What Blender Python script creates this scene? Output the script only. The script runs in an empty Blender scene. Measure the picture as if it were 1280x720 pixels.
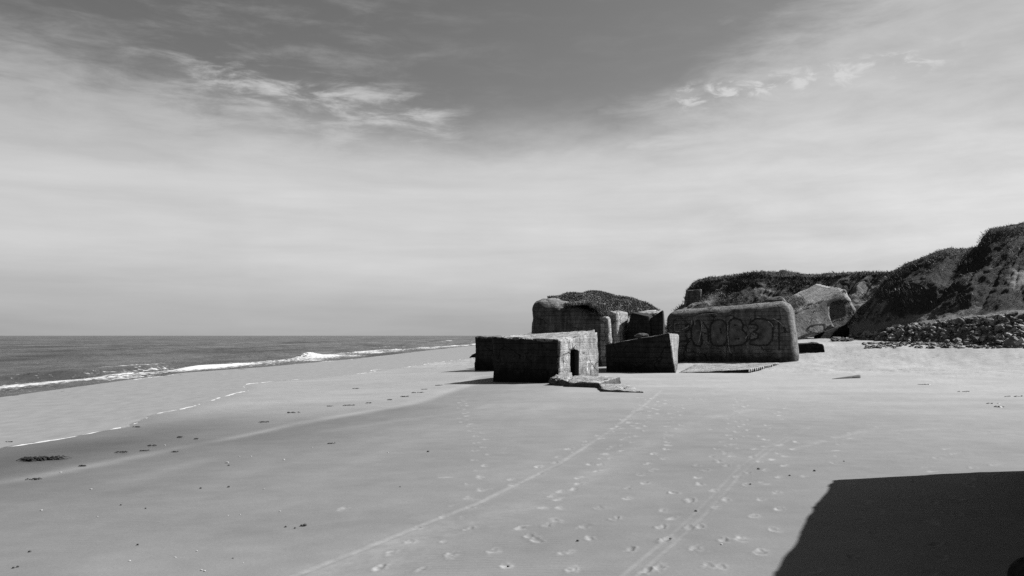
import bpy, math, random
import numpy as np
from mathutils import Vector, Matrix
from mathutils.bvhtree import BVHTree

random.seed(7)
rng = np.random.default_rng(11)
S = bpy.context.scene
COL = S.collection
R = math.radians

# ------------------------------------------------------------------ camera
F = 1005.0                    # focal length in pixels of a 1280 wide picture
PITCH = math.atan(59.5 / F)
CAM = np.array([0.0, 0.0, 3.0])
cd = bpy.data.cameras.new("camera")
cam = bpy.data.objects.new("camera", cd)
COL.objects.link(cam)
cd.sensor_width = 36.0
cd.lens = 36.0 * F / 1280.0
cd.clip_start = 0.05
cd.clip_end = 60000
cam.location = CAM
cam.rotation_euler = (R(90) + PITCH, 0, 0)
S.camera = cam


def ray(px, py):
    cx, cy = (px - 640.0) / F, -(py - 360.0) / F
    c, s = math.cos(PITCH), math.sin(PITCH)
    d = np.array([cx, c - s * cy, s + c * cy])
    return d / d[1]


def W(px, py, Y):
    """point seen at a pixel of the reference at forward distance Y"""
    return CAM + ray(px, py) * Y


# ------------------------------------------------------------------ noise
def _hash(ix, iy, iz, seed):
    n = (ix.astype(np.int64) * 374761393 + iy.astype(np.int64) * 668265263 +
         iz.astype(np.int64) * 2147483647 + seed * 1274126177) & 0xFFFFFFFF
    n = ((n ^ (n >> 13)) * 1274126177) & 0xFFFFFFFF
    n = ((n ^ (n >> 16)) * 2246822519) & 0xFFFFFFFF
    return ((n ^ (n >> 15)) & 0xFFFFFF) / float(0xFFFFFF)


def vnoise(x, y, z=None, seed=0):
    x = np.asarray(x, float); y = np.asarray(y, float)
    z = np.zeros_like(x) if z is None else np.asarray(z, float)
    ix, iy, iz = np.floor(x), np.floor(y), np.floor(z)
    fx, fy, fz = x - ix, y - iy, z - iz
    fx, fy, fz = [t * t * t * (t * (t * 6 - 15) + 10) for t in (fx, fy, fz)]
    o = 0
    for a in (0, 1):
        for b in (0, 1):
            for c in (0, 1):
                w = (fx if a else 1 - fx) * (fy if b else 1 - fy) * (fz if c else 1 - fz)
                o = o + w * _hash(ix + a, iy + b, iz + c, seed)
    return o * 2 - 1


def fbm(x, y, z=None, seed=0, octs=4, gain=0.5):
    o, a, f = 0, 1.0, 1.0
    for k in range(octs):
        o = o + a * vnoise(np.asarray(x) * f, np.asarray(y) * f, None if z is None else np.asarray(z) * f, seed + k * 17)
        a *= gain; f *= 2.03
    return o


def sstep(a, b, x):
    t = np.clip((np.asarray(x, float) - a) / (b - a), 0, 1)
    return t * t * (3 - 2 * t)


# ------------------------------------------------------------------ objects
def tag(o, label=None, cat=None, group=None, kind=None):
    if label: o["label"] = label
    if cat: o["category"] = cat
    if group: o["group"] = group
    if kind: o["kind"] = kind
    return o


def make_mesh(name, V, Fc, mats, smooth=True, matidx=None):
    me = bpy.data.meshes.new(name)
    V = np.asarray(V, dtype=np.float32)
    if isinstance(Fc, np.ndarray):
        k = Fc.shape[1]; nf = len(Fc)
        me.vertices.add(len(V)); me.vertices.foreach_set("co", V.ravel())
        me.loops.add(nf * k); me.loops.foreach_set("vertex_index", Fc.astype(np.int32).ravel())
        me.polygons.add(nf)
        me.polygons.foreach_set("loop_start", np.arange(0, nf * k, k, dtype=np.int32))
        me.polygons.foreach_set("loop_total", np.full(nf, k, dtype=np.int32))
        me.update(calc_edges=True)
    else:
        me.from_pydata([tuple(v) for v in V], [], Fc)
    if not isinstance(mats, (list, tuple)): mats = [mats]
    for m in mats: me.materials.append(m)
    if matidx is not None:
        me.polygons.foreach_set("material_index", np.asarray(matidx, dtype=np.int32))
    me.polygons.foreach_set("use_smooth", np.full(len(me.polygons), bool(smooth)))
    me.update()
    return me


def put(name, me, origin=(0, 0, 0), parent=None):
    """link a mesh whose vertices are world coordinates, with its origin at `origin`"""
    if parent is not None:
        origin = parent.matrix_world.translation if parent.parent is None else parent.matrix_world.translation
        origin = parent["_o"]
    me.transform(Matrix.Translation(-Vector(origin)))
    o = bpy.data.objects.new(name, me)
    COL.objects.link(o)
    if parent is None:
        o.location = origin
    else:
        o.parent = parent
    o["_o"] = list(origin)
    return o


def empty(name, origin):
    o = bpy.data.objects.new(name, None)
    COL.objects.link(o)
    o.location = origin
    o.empty_display_size = 0.5
    o["_o"] = list(origin)
    return o


def attr(me, name, values):
    a = me.attributes.new(name, 'FLOAT', 'POINT')
    a.data.foreach_set("value", np.asarray(values, dtype=np.float32))


# ------------------------------------------------------------------ materials
class NT:
    def __init__(s, m):
        m.use_nodes = True
        s.t = m.node_tree; s.t.nodes.clear()

    def n(s, typ, **kw):
        nd = s.t.nodes.new(typ)
        for k, v in kw.items():
            if k.startswith("i_"):
                nd.inputs[k[2:].replace("_", " ")].default_value = v
            else:
                setattr(nd, k, v)
        return nd

    def l(s, a, b): s.t.links.new(a, b)

    def math(s, op, a, b=None, c=None, clamp=False):
        nd = s.t.nodes.new("ShaderNodeMath"); nd.operation = op; nd.use_clamp = clamp
        for i, v in enumerate((a, b, c)):
            if v is None: continue
            if isinstance(v, (int, float)): nd.inputs[i].default_value = v
            else: s.l(v, nd.inputs[i])
        return nd.outputs[0]

    def noise(s, vec, scale, detail=4, rough=0.55, dist=0.0):
        nd = s.n("ShaderNodeTexNoise"); nd.inputs["Scale"].default_value = scale
        nd.inputs["Detail"].default_value = detail; nd.inputs["Roughness"].default_value = rough
        nd.inputs["Distortion"].default_value = dist
        if vec is not None: s.l(vec, nd.inputs["Vector"])
        return nd.outputs["Fac"]

    def mapr(s, v, a, b, c, d, smooth=False):
        nd = s.n("ShaderNodeMapRange")
        if smooth: nd.interpolation_type = 'SMOOTHSTEP'
        for i, x in enumerate((a, b, c, d)): nd.inputs[i + 1].default_value = x
        s.l(v, nd.inputs[0])
        return nd.outputs[0]

    def scale(s, vec, xyz):
        nd = s.n("ShaderNodeMapping"); nd.inputs["Scale"].default_value = xyz
        s.l(vec, nd.inputs["Vector"])
        return nd.outputs[0]

    def grey(s, v):
        nd = s.n("ShaderNodeCombineColor")
        for i in range(3): s.l(v, nd.inputs[i])
        return nd.outputs[0]


def finish(g, val, rough=0.9, height=None, bump=0.3, dist=0.05, spec=0.2, metallic=0):
    p = g.n("ShaderNodeBsdfPrincipled")
    p.inputs["Specular IOR Level"].default_value = spec
    if isinstance(rough, (int, float)): p.inputs["Roughness"].default_value = rough
    else: g.l(rough, p.inputs["Roughness"])
    if isinstance(val, (int, float)): p.inputs["Base Color"].default_value = (val, val, val, 1)
    else: g.l(g.grey(val), p.inputs["Base Color"])
    if height is not None:
        b = g.n("ShaderNodeBump"); b.inputs["Strength"].default_value = bump; b.inputs["Distance"].default_value = dist
        g.l(height, b.inputs["Height"]); g.l(b.outputs[0], p.inputs["Normal"])
    o = g.n("ShaderNodeOutputMaterial"); g.l(p.outputs[0], o.inputs[0])
    return p


def concrete(name, base, stain=0.5, boards=0.0, bump=0.6, pits=0.5, streak=0.5, tide=True):
    m = bpy.data.materials.new(name); g = NT(m)
    co = g.n("ShaderNodeTexCoord").outputs["Object"]
    big = g.noise(co, 0.45, 5, 0.6)
    mid = g.noise(co, 2.2, 6, 0.65)
    fine = g.noise(co, 11.0, 5, 0.7)
    st = g.noise(g.scale(co, (2.4, 2.4, 0.22)), 1.0, 4, 0.6)
    v = g.math('MULTIPLY', g.mapr(big, .3, .7, 1 - stain * .55, 1 + stain * .35), base)
    v = g.math('MULTIPLY', v, g.mapr(mid, .3, .7, .6, 1.4))
    v = g.math('MULTIPLY', v, g.mapr(fine, .35, .65, .68, 1.32))
    v = g.math('MULTIPLY', v, g.mapr(st, .42, .66, 1.0, 1 - streak * .6))
    vo = g.n("ShaderNodeTexVoronoi"); vo.inputs["Scale"].default_value = 5.0; g.l(co, vo.inputs["Vector"])
    pit = g.mapr(vo.outputs["Distance"], 0.05, 0.22, 1.0, 0.0)
    pm = g.mapr(g.noise(co, 1.3, 3), .5, .62, 0, 1)
    pit = g.math('MULTIPLY', pit, pm)
    v = g.math('MULTIPLY', v, g.math('SUBTRACT', 1.0, g.math('MULTIPLY', pit, pits * .8)))
    wp = g.n("ShaderNodeVectorMath", operation='ADD'); g.l(co, wp.inputs[0])
    nz = g.n("ShaderNodeTexNoise"); nz.inputs["Scale"].default_value = 1.1; nz.inputs["Detail"].default_value = 4; g.l(co, nz.inputs["Vector"])
    g.l(nz.outputs["Color"], wp.inputs[1])
    cv = g.n("ShaderNodeTexVoronoi", feature='DISTANCE_TO_EDGE'); cv.inputs["Scale"].default_value = .42; g.l(wp.outputs[0], cv.inputs["Vector"])
    ck = g.math('MULTIPLY', g.mapr(cv.outputs["Distance"], .004, .018, 1, 0), g.mapr(g.noise(co, .5, 2), .44, .56, 0, 1))
    v = g.math('MULTIPLY', v, g.math('SUBTRACT', 1.0, g.math('MULTIPLY', ck, .75)))
    pz = g.n("ShaderNodeSeparateXYZ"); g.l(co, pz.inputs[0])
    td = g.mapr(g.math('ADD', pz.outputs[2], g.math('MULTIPLY', g.math('SUBTRACT', mid, .5), 1.6)), .35, 1.1, .5, 1.0, True)
    if tide: v = g.math('MULTIPLY', v, td)
    h = g.math('ADD', g.math('MULTIPLY', mid, 1.0), g.math('MULTIPLY', fine, 0.5))
    h = g.math('SUBTRACT', h, g.math('MULTIPLY', ck, 1.5))
    h = g.math('SUBTRACT', h, g.math('MULTIPLY', pit, 0.8 * pits))
    if boards > 0:
        wv = g.n("ShaderNodeTexWave", bands_direction='Z', wave_profile='SAW')
        wv.inputs["Scale"].default_value = 0.75; wv.inputs["Distortion"].default_value = 0.4
        wv.inputs["Detail"].default_value = 2; g.l(co, wv.inputs["Vector"])
        e = g.mapr(wv.outputs["Fac"], 0.86, 1.0, 0, 1)
        h = g.math('SUBTRACT', h, g.math('MULTIPLY', e, boards * 1.2))
        v = g.math('MULTIPLY', v, g.math('SUBTRACT', 1.0, g.math('MULTIPLY', e, boards * .45)))
        pl = g.noise(g.scale(co, (.25, .25, 5.3)), 1.0, 2)
        v = g.math('MULTIPLY', v, g.mapr(pl, .3, .7, 1 - boards * .3, 1 + boards * .3))
    finish(g, v, 0.92, h, bump, 0.12, 0.15)
    return m


def plain(name, val, rough=0.9, var=0.3, sc=6.0, spec=0.2):
    m = bpy.data.materials.new(name); g = NT(m)
    co = g.n("ShaderNodeTexCoord").outputs["Object"]
    n = g.noise(co, sc, 4)
    v = g.math('MULTIPLY', g.mapr(n, .25, .75, 1 - var, 1 + var), val)
    finish(g, v, rough, n, 0.3, 0.03, spec)
    return m


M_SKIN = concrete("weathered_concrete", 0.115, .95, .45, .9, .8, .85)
M_DARK = concrete("shade_dark_concrete", 0.027, .95, .6, .8, .6, .8)  # near-black, with the shade of the unlit faces put into the colour
M_PALE = concrete("sunlit_broken_concrete", 0.25, .7, .5, 1.0, 1.0, .55)  # broken faces, painted paler where the sun strikes the blocks
M_SLAB = concrete("broken_slab_concrete", 0.22, .6, .0, 1.0, 1.0, .3, False)
M_MID = concrete("mid_grey_concrete", 0.155, .8, .4, .9, .8, .6)  # mid tone; on bunker roofs and right ends it paints in sunlight
M_PAINT_D = plain("black_paint", 0.016, .7, .7, 3)
M_PAINT_F = plain("grey_paint", 0.07, .8, .75, 1.7)
M_PAINT_W = plain("white_paint", 0.5, .7, .3)
M_GRASS = plain("marram_grass", 0.075, .8, .55, .9)
M_GRASS_PALE = plain("dry_marram_grass", 0.19, .8, .5, .9)
M_STONE = bpy.data.materials.new("boulder_stone")
_g = NT(M_STONE); _c = _g.n("ShaderNodeTexCoord").outputs["Object"]; _geo = _g.n("ShaderNodeNewGeometry").outputs["Random Per Island"]
_r = _g.math('FRACT', _g.math('ADD', _g.n("ShaderNodeObjectInfo").outputs["Random"], _geo))
_n = _g.noise(_c, 2.5, 4, .65)
_v = _g.math('MULTIPLY', _g.mapr(_n, .3, .7, .7, 1.3), _g.math('ADD', .05, _g.math('MULTIPLY', _g.math('POWER', _r, 1.8), .22)))
finish(_g, _v, .85, _n, .5, .1, .2)
M_WEED = plain("wet_seaweed", 0.012, .45, .5, 9, .5)
M_SHELL = plain("bleached_shell", 0.4, .6, .2, 20)
M_WOOD = plain("grey_driftwood", 0.07, .85, .5, 4)
M_PEB = plain("dark_pebble", 0.05, .7, .4, 30)
M_IRON = plain("rusted_iron", 0.04, .8, .4, 12)


# ------------------------------------------------------------------ shore lines and ground height
E_Y = [-400, 0, 25.5, 29, 34, 39.6, 53, 56.5, 60, 68, 82.5, 101, 130, 200, 315, 1000, 5000]
E_X = [-19, -17, -16.2, -15.7, -15.4, -15.4, -16.9, -18.4, -19.2, -16.3, -13.1, -11, -5.2, -5, -6, -5, -5]
FO_Y = [-400, 30, 57, 102, 176, 315, 600, 5000]
FO_X = [-38, -37, -36.3, -34.5, -31.6, -16, -10, -8]
TH_Y = [-400, 30, 46.7, 65, 78, 92, 127, 200, 315, 600, 5000]
TH_X = [-31, -29, -29.7, -31, -31.7, -28.3, -24, -20, -12, -8, -7]
def xe(y): return np.interp(y, E_Y, E_X)
def xf(y): return np.interp(y, FO_Y, FO_X)
def xt(y): return np.interp(y, TH_Y, TH_X)


SEA = -0.60
FILM = -0.575


def ground_z(x, y):
    x = np.asarray(x, float); y = np.asarray(y, float)
    q = x - xe(y)
    z = np.interp(q, [-4000, -60, -40, -14, -3, 0, 5, 11, 16, 20], [-8, -4, -2, -.85, -.63, -.565, -.43, -.22, -.06, 0])
    s = x * .55 + y * .55
    rise = np.interp(s, [38, 44, 50, 59, 63, 67, 70, 75, 78, 85], [0, .03, .12, .38, .75, 1.45, 1.9, 2.25, 2.55, 2.7])
    z = z + rise * sstep(4, 18, x)
    z = z + .02 * fbm(x * .13, y * .13, seed=3, octs=3) * sstep(-25, -10, x)
    return z


def G(px, py):
    d = ray(px, py)
    Ys = np.concatenate([np.arange(5, 60, .05), np.arange(60, 400, .2)])
    hit = CAM[2] + d[2] * Ys < ground_z(d[0] * Ys, Ys)
    p = CAM + d * (Ys[int(np.argmax(hit))] if hit.any() else 130.0)
    return np.array([p[0], p[1], float(ground_z(p[0], p[1]))])


# ------------------------------------------------------------------ the beach
def build_ground():
    rows = [0.3, .8, 1.5, 2.2, 3, 3.8, 4.6, 5.4, 6.2, 6.8]
    r = 7.0
    while r < 130: rows.append(r); r += max(.02, r * r / (804 * 3.0) * .62)
    while r < 6000: rows.append(r); r *= 1.035
    rows = np.array(rows)
    az = np.concatenate([np.arange(-180, -38, 4), np.arange(-38, 38, .08), np.arange(38, 180, 4)])
    azr = np.radians(az)
    RR, AA = np.meshgrid(rows, azr, indexing='ij')
    X = RR * np.sin(AA); Y = RR * np.cos(AA)
    Z = ground_z(X, Y)
    q = X - xe(Y)
    s = X * .55 + Y * .55
    # tone of the sand: wet, damp, dry, and a painted sheen
    qb = np.clip(4.6 + (Y - 18.7) * .287, 3.0, 30) + .7 * fbm(X * .18, Y * .07, seed=21, octs=3)
    far = sstep(24, 44, Y)
    inner = .092 * (1 - far) + .205 * far  # brightens with distance to paint the sheen of wet sand
    inner = inner * (1 - .33 * np.exp(-((q - .4 * qb) / (.35 * qb + .1)) ** 2) * (1 - far))
    inner = np.where(q < 1.0, inner * (0.86 + .14 * sstep(-.5, 1.0, q)), inner)
    dq = q - qb
    outer = .089 + .040 * sstep(0, 10, dq + 1.5 * fbm(X * .1, Y * .1, seed=5, octs=3))
    outer = outer + .064 * sstep(22, 56, Y + .25 * X + 4 * fbm(X * .08, Y * .06, seed=6, octs=3)) + .012 * sstep(3, 13, X)
    k = sstep(-.5, .7, dq)
    tone = inner * (1 - k) + outer * k
    tone = tone + .085 * np.exp(-((dq + .35) / .45) ** 2) * sstep(12, 18, Y) * (1 - .6 * far) * (0.55 + .45 * vnoise(X * .9, Y * .35, seed=9))
    for off, wd, am in ((3.2, .5, .02), (5.4, .8, .014), (8.5, .6, .016), (12.0, .9, .012)):
        wob = fbm(X * .12, Y * .08, seed=int(off * 10), octs=3) * 1.6
        tone = tone + am * np.exp(-((dq - off + wob) / wd) ** 2) * np.clip(.5 + vnoise(X * .25, Y * .2, seed=12), 0, 1)
    tone = tone * (1 + .07 * fbm(X * .22, Y * .5, seed=40, octs=4) + .04 * fbm(X * 2.2, Y * 2.2, seed=41, octs=3))
    # trampled, wind blown dry sand up the beach
    dry = sstep(40, 54, s + 3 * fbm(X * .12, Y * .12, seed=8, octs=3))
    Z = Z + dry * (.035 * fbm(X * .5, Y * .3, seed=31, octs=3) + .02 * fbm(X * 2.6, Y * .7, seed=32, octs=2))
    Z = Z + .004 * fbm(X * 1.2, Y * 1.2, seed=33, octs=4) * sstep(0, 4, q)
    tone = tone + .012 * dry + .03 * dry * fbm(X * .8, Y * .3, seed=35, octs=4)
    # low scarps and ripple lines in the right foreground
    cr = fbm(X * .22, Y * .75, seed=52, octs=3)
    Z = Z + .012 * sstep(.0, .12, cr) * sstep(4, 9, X) * sstep(13, 20, Y)
    # footprints and tracks
    disturbed = np.zeros_like(Z)

    def region(x, y, rad):
        rr = math.hypot(x, y); a = math.degrees(math.atan2(x, y))
        i0, i1 = np.searchsorted(rows, rr - rad - .05), np.searchsorted(rows, rr + rad + .05) + 1
        da = math.degrees(rad / max(rr, 1)) + .1
        j0, j1 = np.searchsorted(az, a - da), np.searchsorted(az, a + da) + 1
        return slice(max(i0 - 1, 0), i1), slice(max(j0 - 1, 0), j1)

    def stamp(x, y, ang, depth, bright, sz=1.0):
        sl = region(x, y, .55)
        dx, dy = X[sl] - x, Y[sl] - y
        u = (dx * math.cos(ang) + dy * math.sin(ang)) / sz; v = (-dx * math.sin(ang) + dy * math.cos(ang)) / sz
        u = u + .03 * vnoise(dx * 9 + x, dy * 9 + y, seed=3); v = v + .03 * vnoise(dx * 9 + x, dy * 9 + y, seed=4)
        rho = np.sqrt((u / .16) ** 2 + (v / (.065 + .015 * (u > 0))) ** 2)
        crumb = vnoise(dx * 24 + x * 5, dy * 24, seed=6)
        c2 = vnoise(dx * 11 + x * 3, dy * 11 + y, seed=7)
        pit = np.exp(-(rho / .85) ** 4)
        rim = np.exp(-((rho - 1.2) / .45) ** 2)
        Z[sl] += depth * (-.8 * pit * (1 + .4 * c2) + .5 * rim * (.6 + .8 * c2) + .35 * np.exp(-(rho / 1.6) ** 4) * crumb)
        disturbed[sl] = np.maximum(disturbed[sl], bright * np.exp(-(rho / 1.35) ** 4) * np.clip(.62 + .75 * c2 + .35 * crumb, 0, 1.2))

    def trail(pts, depth, bright, stride=.78, gap=.13, jit=.07, skip=0.0, sz=.86):
        P = np.array([G(*p)[:2] for p in pts])
        d = np.concatenate([[0], np.cumsum(np.linalg.norm(np.diff(P, axis=0), axis=1))])
        t = rng.uniform(0, stride); side = 1
        while t < d[-1]:
            x, y = np.interp(t, d, P[:, 0]), np.interp(t, d, P[:, 1])
            x2, y2 = np.interp(t + .4, d, P[:, 0]), np.interp(t + .4, d, P[:, 1])
            x1, y1 = np.interp(t - .4, d, P[:, 0]), np.interp(t - .4, d, P[:, 1])
            ang = math.atan2(y2 - y1, x2 - x1)
            nx, ny = -math.sin(ang), math.cos(ang)
            if rng.random() > skip:
                stamp(x + nx * side * gap + rng.normal(0, jit), y + ny * side * gap + rng.normal(0, jit), ang + rng.normal(0, .2),
                      depth * .7 * rng.uniform(.4, 1.2), 1.35 * bright * rng.uniform(.3, 1.15), sz * rng.uniform(.9, 1.15))
            side = -side; t += stride * rng.uniform(.85, 1.15)

    trail([(578, 498), (580, 525), (604, 550), (600, 585), (590, 610), (585, 650), (560, 690), (530, 722)], .02, 1.0, gap=.1)
    trail([(815, 495), (770, 535), (720, 560), (650, 600), (560, 640), (490, 690), (440, 722)], .022, 1.0)
    trail([(830, 500), (790, 545), (745, 580), (680, 640), (640, 690), (610, 722)], .022, 1.0)
    trail([(850, 505), (830, 560), (790, 610), (740, 660), (700, 722)], .03, .9)
    trail([(800, 510), (770, 560), (700, 620), (660, 690), (655, 722)], .02, .9, skip=.3)
    trail([(925, 498), (915, 540), (895, 570), (870, 600), (840, 640), (790, 722)], .034, .7)
    trail([(935, 505), (920, 560), (880, 610), (850, 650), (830, 722)], .03, .6, skip=.25)
    trail([(975, 510), (940, 580), (900, 640), (870, 722)], .026, .9, skip=.2)
    trail([(985, 550), (965, 590), (955, 630), (930, 690), (925, 722)], .02, 1.0, skip=.15)
    trail([(700, 493), (800, 497), (900, 499), (1000, 497), (1100, 487), (1160, 479)], .04, .35, gap=.2)
    trail([(1160, 479), (1200, 468), (1260, 455)], .05, .3)
    trail([(1000, 470), (1100, 462), (1180, 456)], .05, .3, skip=.3)
    trail([(1040, 450), (1140, 466), (1260, 478)], .05, .3, skip=.3)
    trail([(860, 540), (905, 535), (1010, 545), (1130, 548)], .02, .5, skip=.5)
    trail([(1010, 600), (1050, 560), (1090, 530)], .018, .7, skip=.4)
    trail([(1030, 722), (1060, 680), (1100, 640), (1150, 590), (1200, 560)], .03, .8, skip=.1)
    trail([(1180, 722), (1170, 670), (1190, 620), (1240, 580)], .03, .7, skip=.2)
    trail([(420, 640), (470, 620), (520, 600), (600, 590)], .014, .6, skip=.5)

    def track(pts, wd, depth, bright, twin=0):
        P = np.array([G(*p)[:2] for p in pts])
        sel = (Y > 5) & (Y < 60) & (X > -12) & (X < 25) & (np.abs(AA) < .65)
        xs, ys = X[sel], Y[sel]
        best = np.full(xs.shape, 9.0)
        for a, b in zip(P[:-1], P[1:]):
            ab = b - a; L = ab @ ab
            t = np.clip(((xs - a[0]) * ab[0] + (ys - a[1]) * ab[1]) / L, 0, 1)
            best = np.minimum(best, np.hypot(xs - a[0] - t * ab[0], ys - a[1] - t * ab[1]))
        br = np.clip(.6 + .5 * vnoise(xs * 1.1, ys * 1.1, seed=61) + .5 * vnoise(xs * 9, ys * 9, seed=62), 0, 1.3)
        if twin: best = np.abs(best - twin)
        Z[sel] += -depth * np.exp(-(best / wd) ** 2) + .5 * depth * np.exp(-((best - 1.6 * wd) / (.6 * wd)) ** 2)
        disturbed[sel] = np.maximum(disturbed[sel], bright * br * np.exp(-(best / (1.3 * wd)) ** 2))

    track([(828, 488), (800, 511), (762, 540), (700, 580), (602, 628), (480, 677), (360, 724)], .06, .006, .6)
    track([(1010, 535), (960, 562), (925, 590), (870, 650), (785, 724)], .035, .003, .34, .085)
    track([(940, 512), (870, 528), (800, 560), (700, 620), (560, 665), (470, 724)], .3, .004, .28)
    track([(560, 660), (470, 690), (380, 724)], .35, .004, .35)
    track([(1280, 545), (1180, 535), (1080, 540), (1000, 560)], .12, .01, .3)
    tone = tone + .075 * np.clip(disturbed, 0, 1.2)
    nr, nc = Z.shape
    V = np.stack([X, Y, Z], -1).reshape(-1, 3)
    idx = np.arange(nr * nc).reshape(nr, nc)
    nxt = np.roll(idx, -1, axis=1)
    Fq = np.stack([idx[:-1], idx[1:], nxt[1:], nxt[:-1]], -1).reshape(-1, 4)[:, ::-1]
    # sand material
    m = bpy.data.materials.new("beach_sand"); g = NT(m)
    co = g.n("ShaderNodeTexCoord").outputs["Object"]
    a = g.n("ShaderNodeAttribute", attribute_name="tone").outputs["Fac"]
    wet = g.n("ShaderNodeAttribute", attribute_name="wet").outputs["Fac"]
    n1 = g.noise(co, 22, 5, .65); n2 = g.noise(g.scale(co, (1.4, 2.6, 1)), .9, 5, .6)
    sp = g.noise(co, 70, 2, .5)
    dry_ = g.n("ShaderNodeAttribute", attribute_name="dry").outputs["Fac"]
    tr = g.noise(g.scale(co, (1.6, .9, 1)), 1.6, 6, .72)
    tr2 = g.noise(g.scale(co, (1.2, .5, 1)), 2.6, 3, .6)
    v = g.math('MULTIPLY', a, g.mapr(n1, .3, .7, .93, 1.07))
    v = g.math('MULTIPLY', v, g.mapr(n2, .3, .7, .95, 1.05))
    v = g.math('MULTIPLY', v, g.mapr(sp, .68, .76, 1.0, .5))
    gr = g.noise(co, 38, 2, .5)
    v = g.math('MULTIPLY', v, g.mapr(gr, .70, .76, 1.0, 1.35))
    rp = g.n("ShaderNodeTexWave", bands_direction='Y'); rp.inputs["Scale"].default_value = 2.6; rp.inputs["Distortion"].default_value = 6.0; rp.inputs["Detail"].default_value = 3; rp.inputs["Detail Scale"].default_value = .6; g.l(co, rp.inputs["Vector"])
    rpm = g.math('MULTIPLY', rp.outputs["Fac"], g.mapr(g.noise(co, .16, 3), .48, .62, 0, .8, True))
    v = g.math('MULTIPLY', v, g.math('SUBTRACT', 1.0, g.math('MULTIPLY', dry_, g.mapr(tr2, .60, .70, 0, .45))))
    v = g.math('MULTIPLY', v, g.math('ADD', 1.0, g.math('MULTIPLY', dry_, g.mapr(tr, .3, .7, -.16, .16))))
    h = g.math('ADD', g.math('MULTIPLY', n1, .35), g.math('MULTIPLY', n2, .4))
    h = g.math('ADD', h, rpm)
    h = g.math('ADD', h, g.math('MULTIPLY', dry_, g.math('MULTIPLY', tr, 9.0)))
    finish(g, v, g.mapr(wet, 0, 1, .95, .36), h, .25, .03, .2)
    me = make_mesh("sand", V, Fq, m)
    attr(me, "tone", tone.ravel())
    attr(me, "dry", dry.ravel())
    attr(me, "wet", ((1 - sstep(-1.5, 2.0, dq + .8 * fbm(X * .3, Y * .12, seed=64, octs=3))) * (.75 + .25 * vnoise(X * .3, Y * .1, seed=65))).ravel())
    o = put("sand", me)
    tag(o, "pale sandy beach with footprints running down to the sea", kind="structure")
    return o


build_ground()


# ------------------------------------------------------------------ sea, swash and foam
def strip_mesh(X, Y, Z):
    nr, nc = X.shape
    V = np.stack([X, Y, Z], -1).reshape(-1, 3)
    idx = np.arange(nr * nc).reshape(nr, nc)
    Fq = np.stack([idx[:-1, :-1], idx[1:, :-1], idx[1:, 1:], idx[:-1, 1:]], -1).reshape(-1, 4)
    return V, Fq


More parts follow.
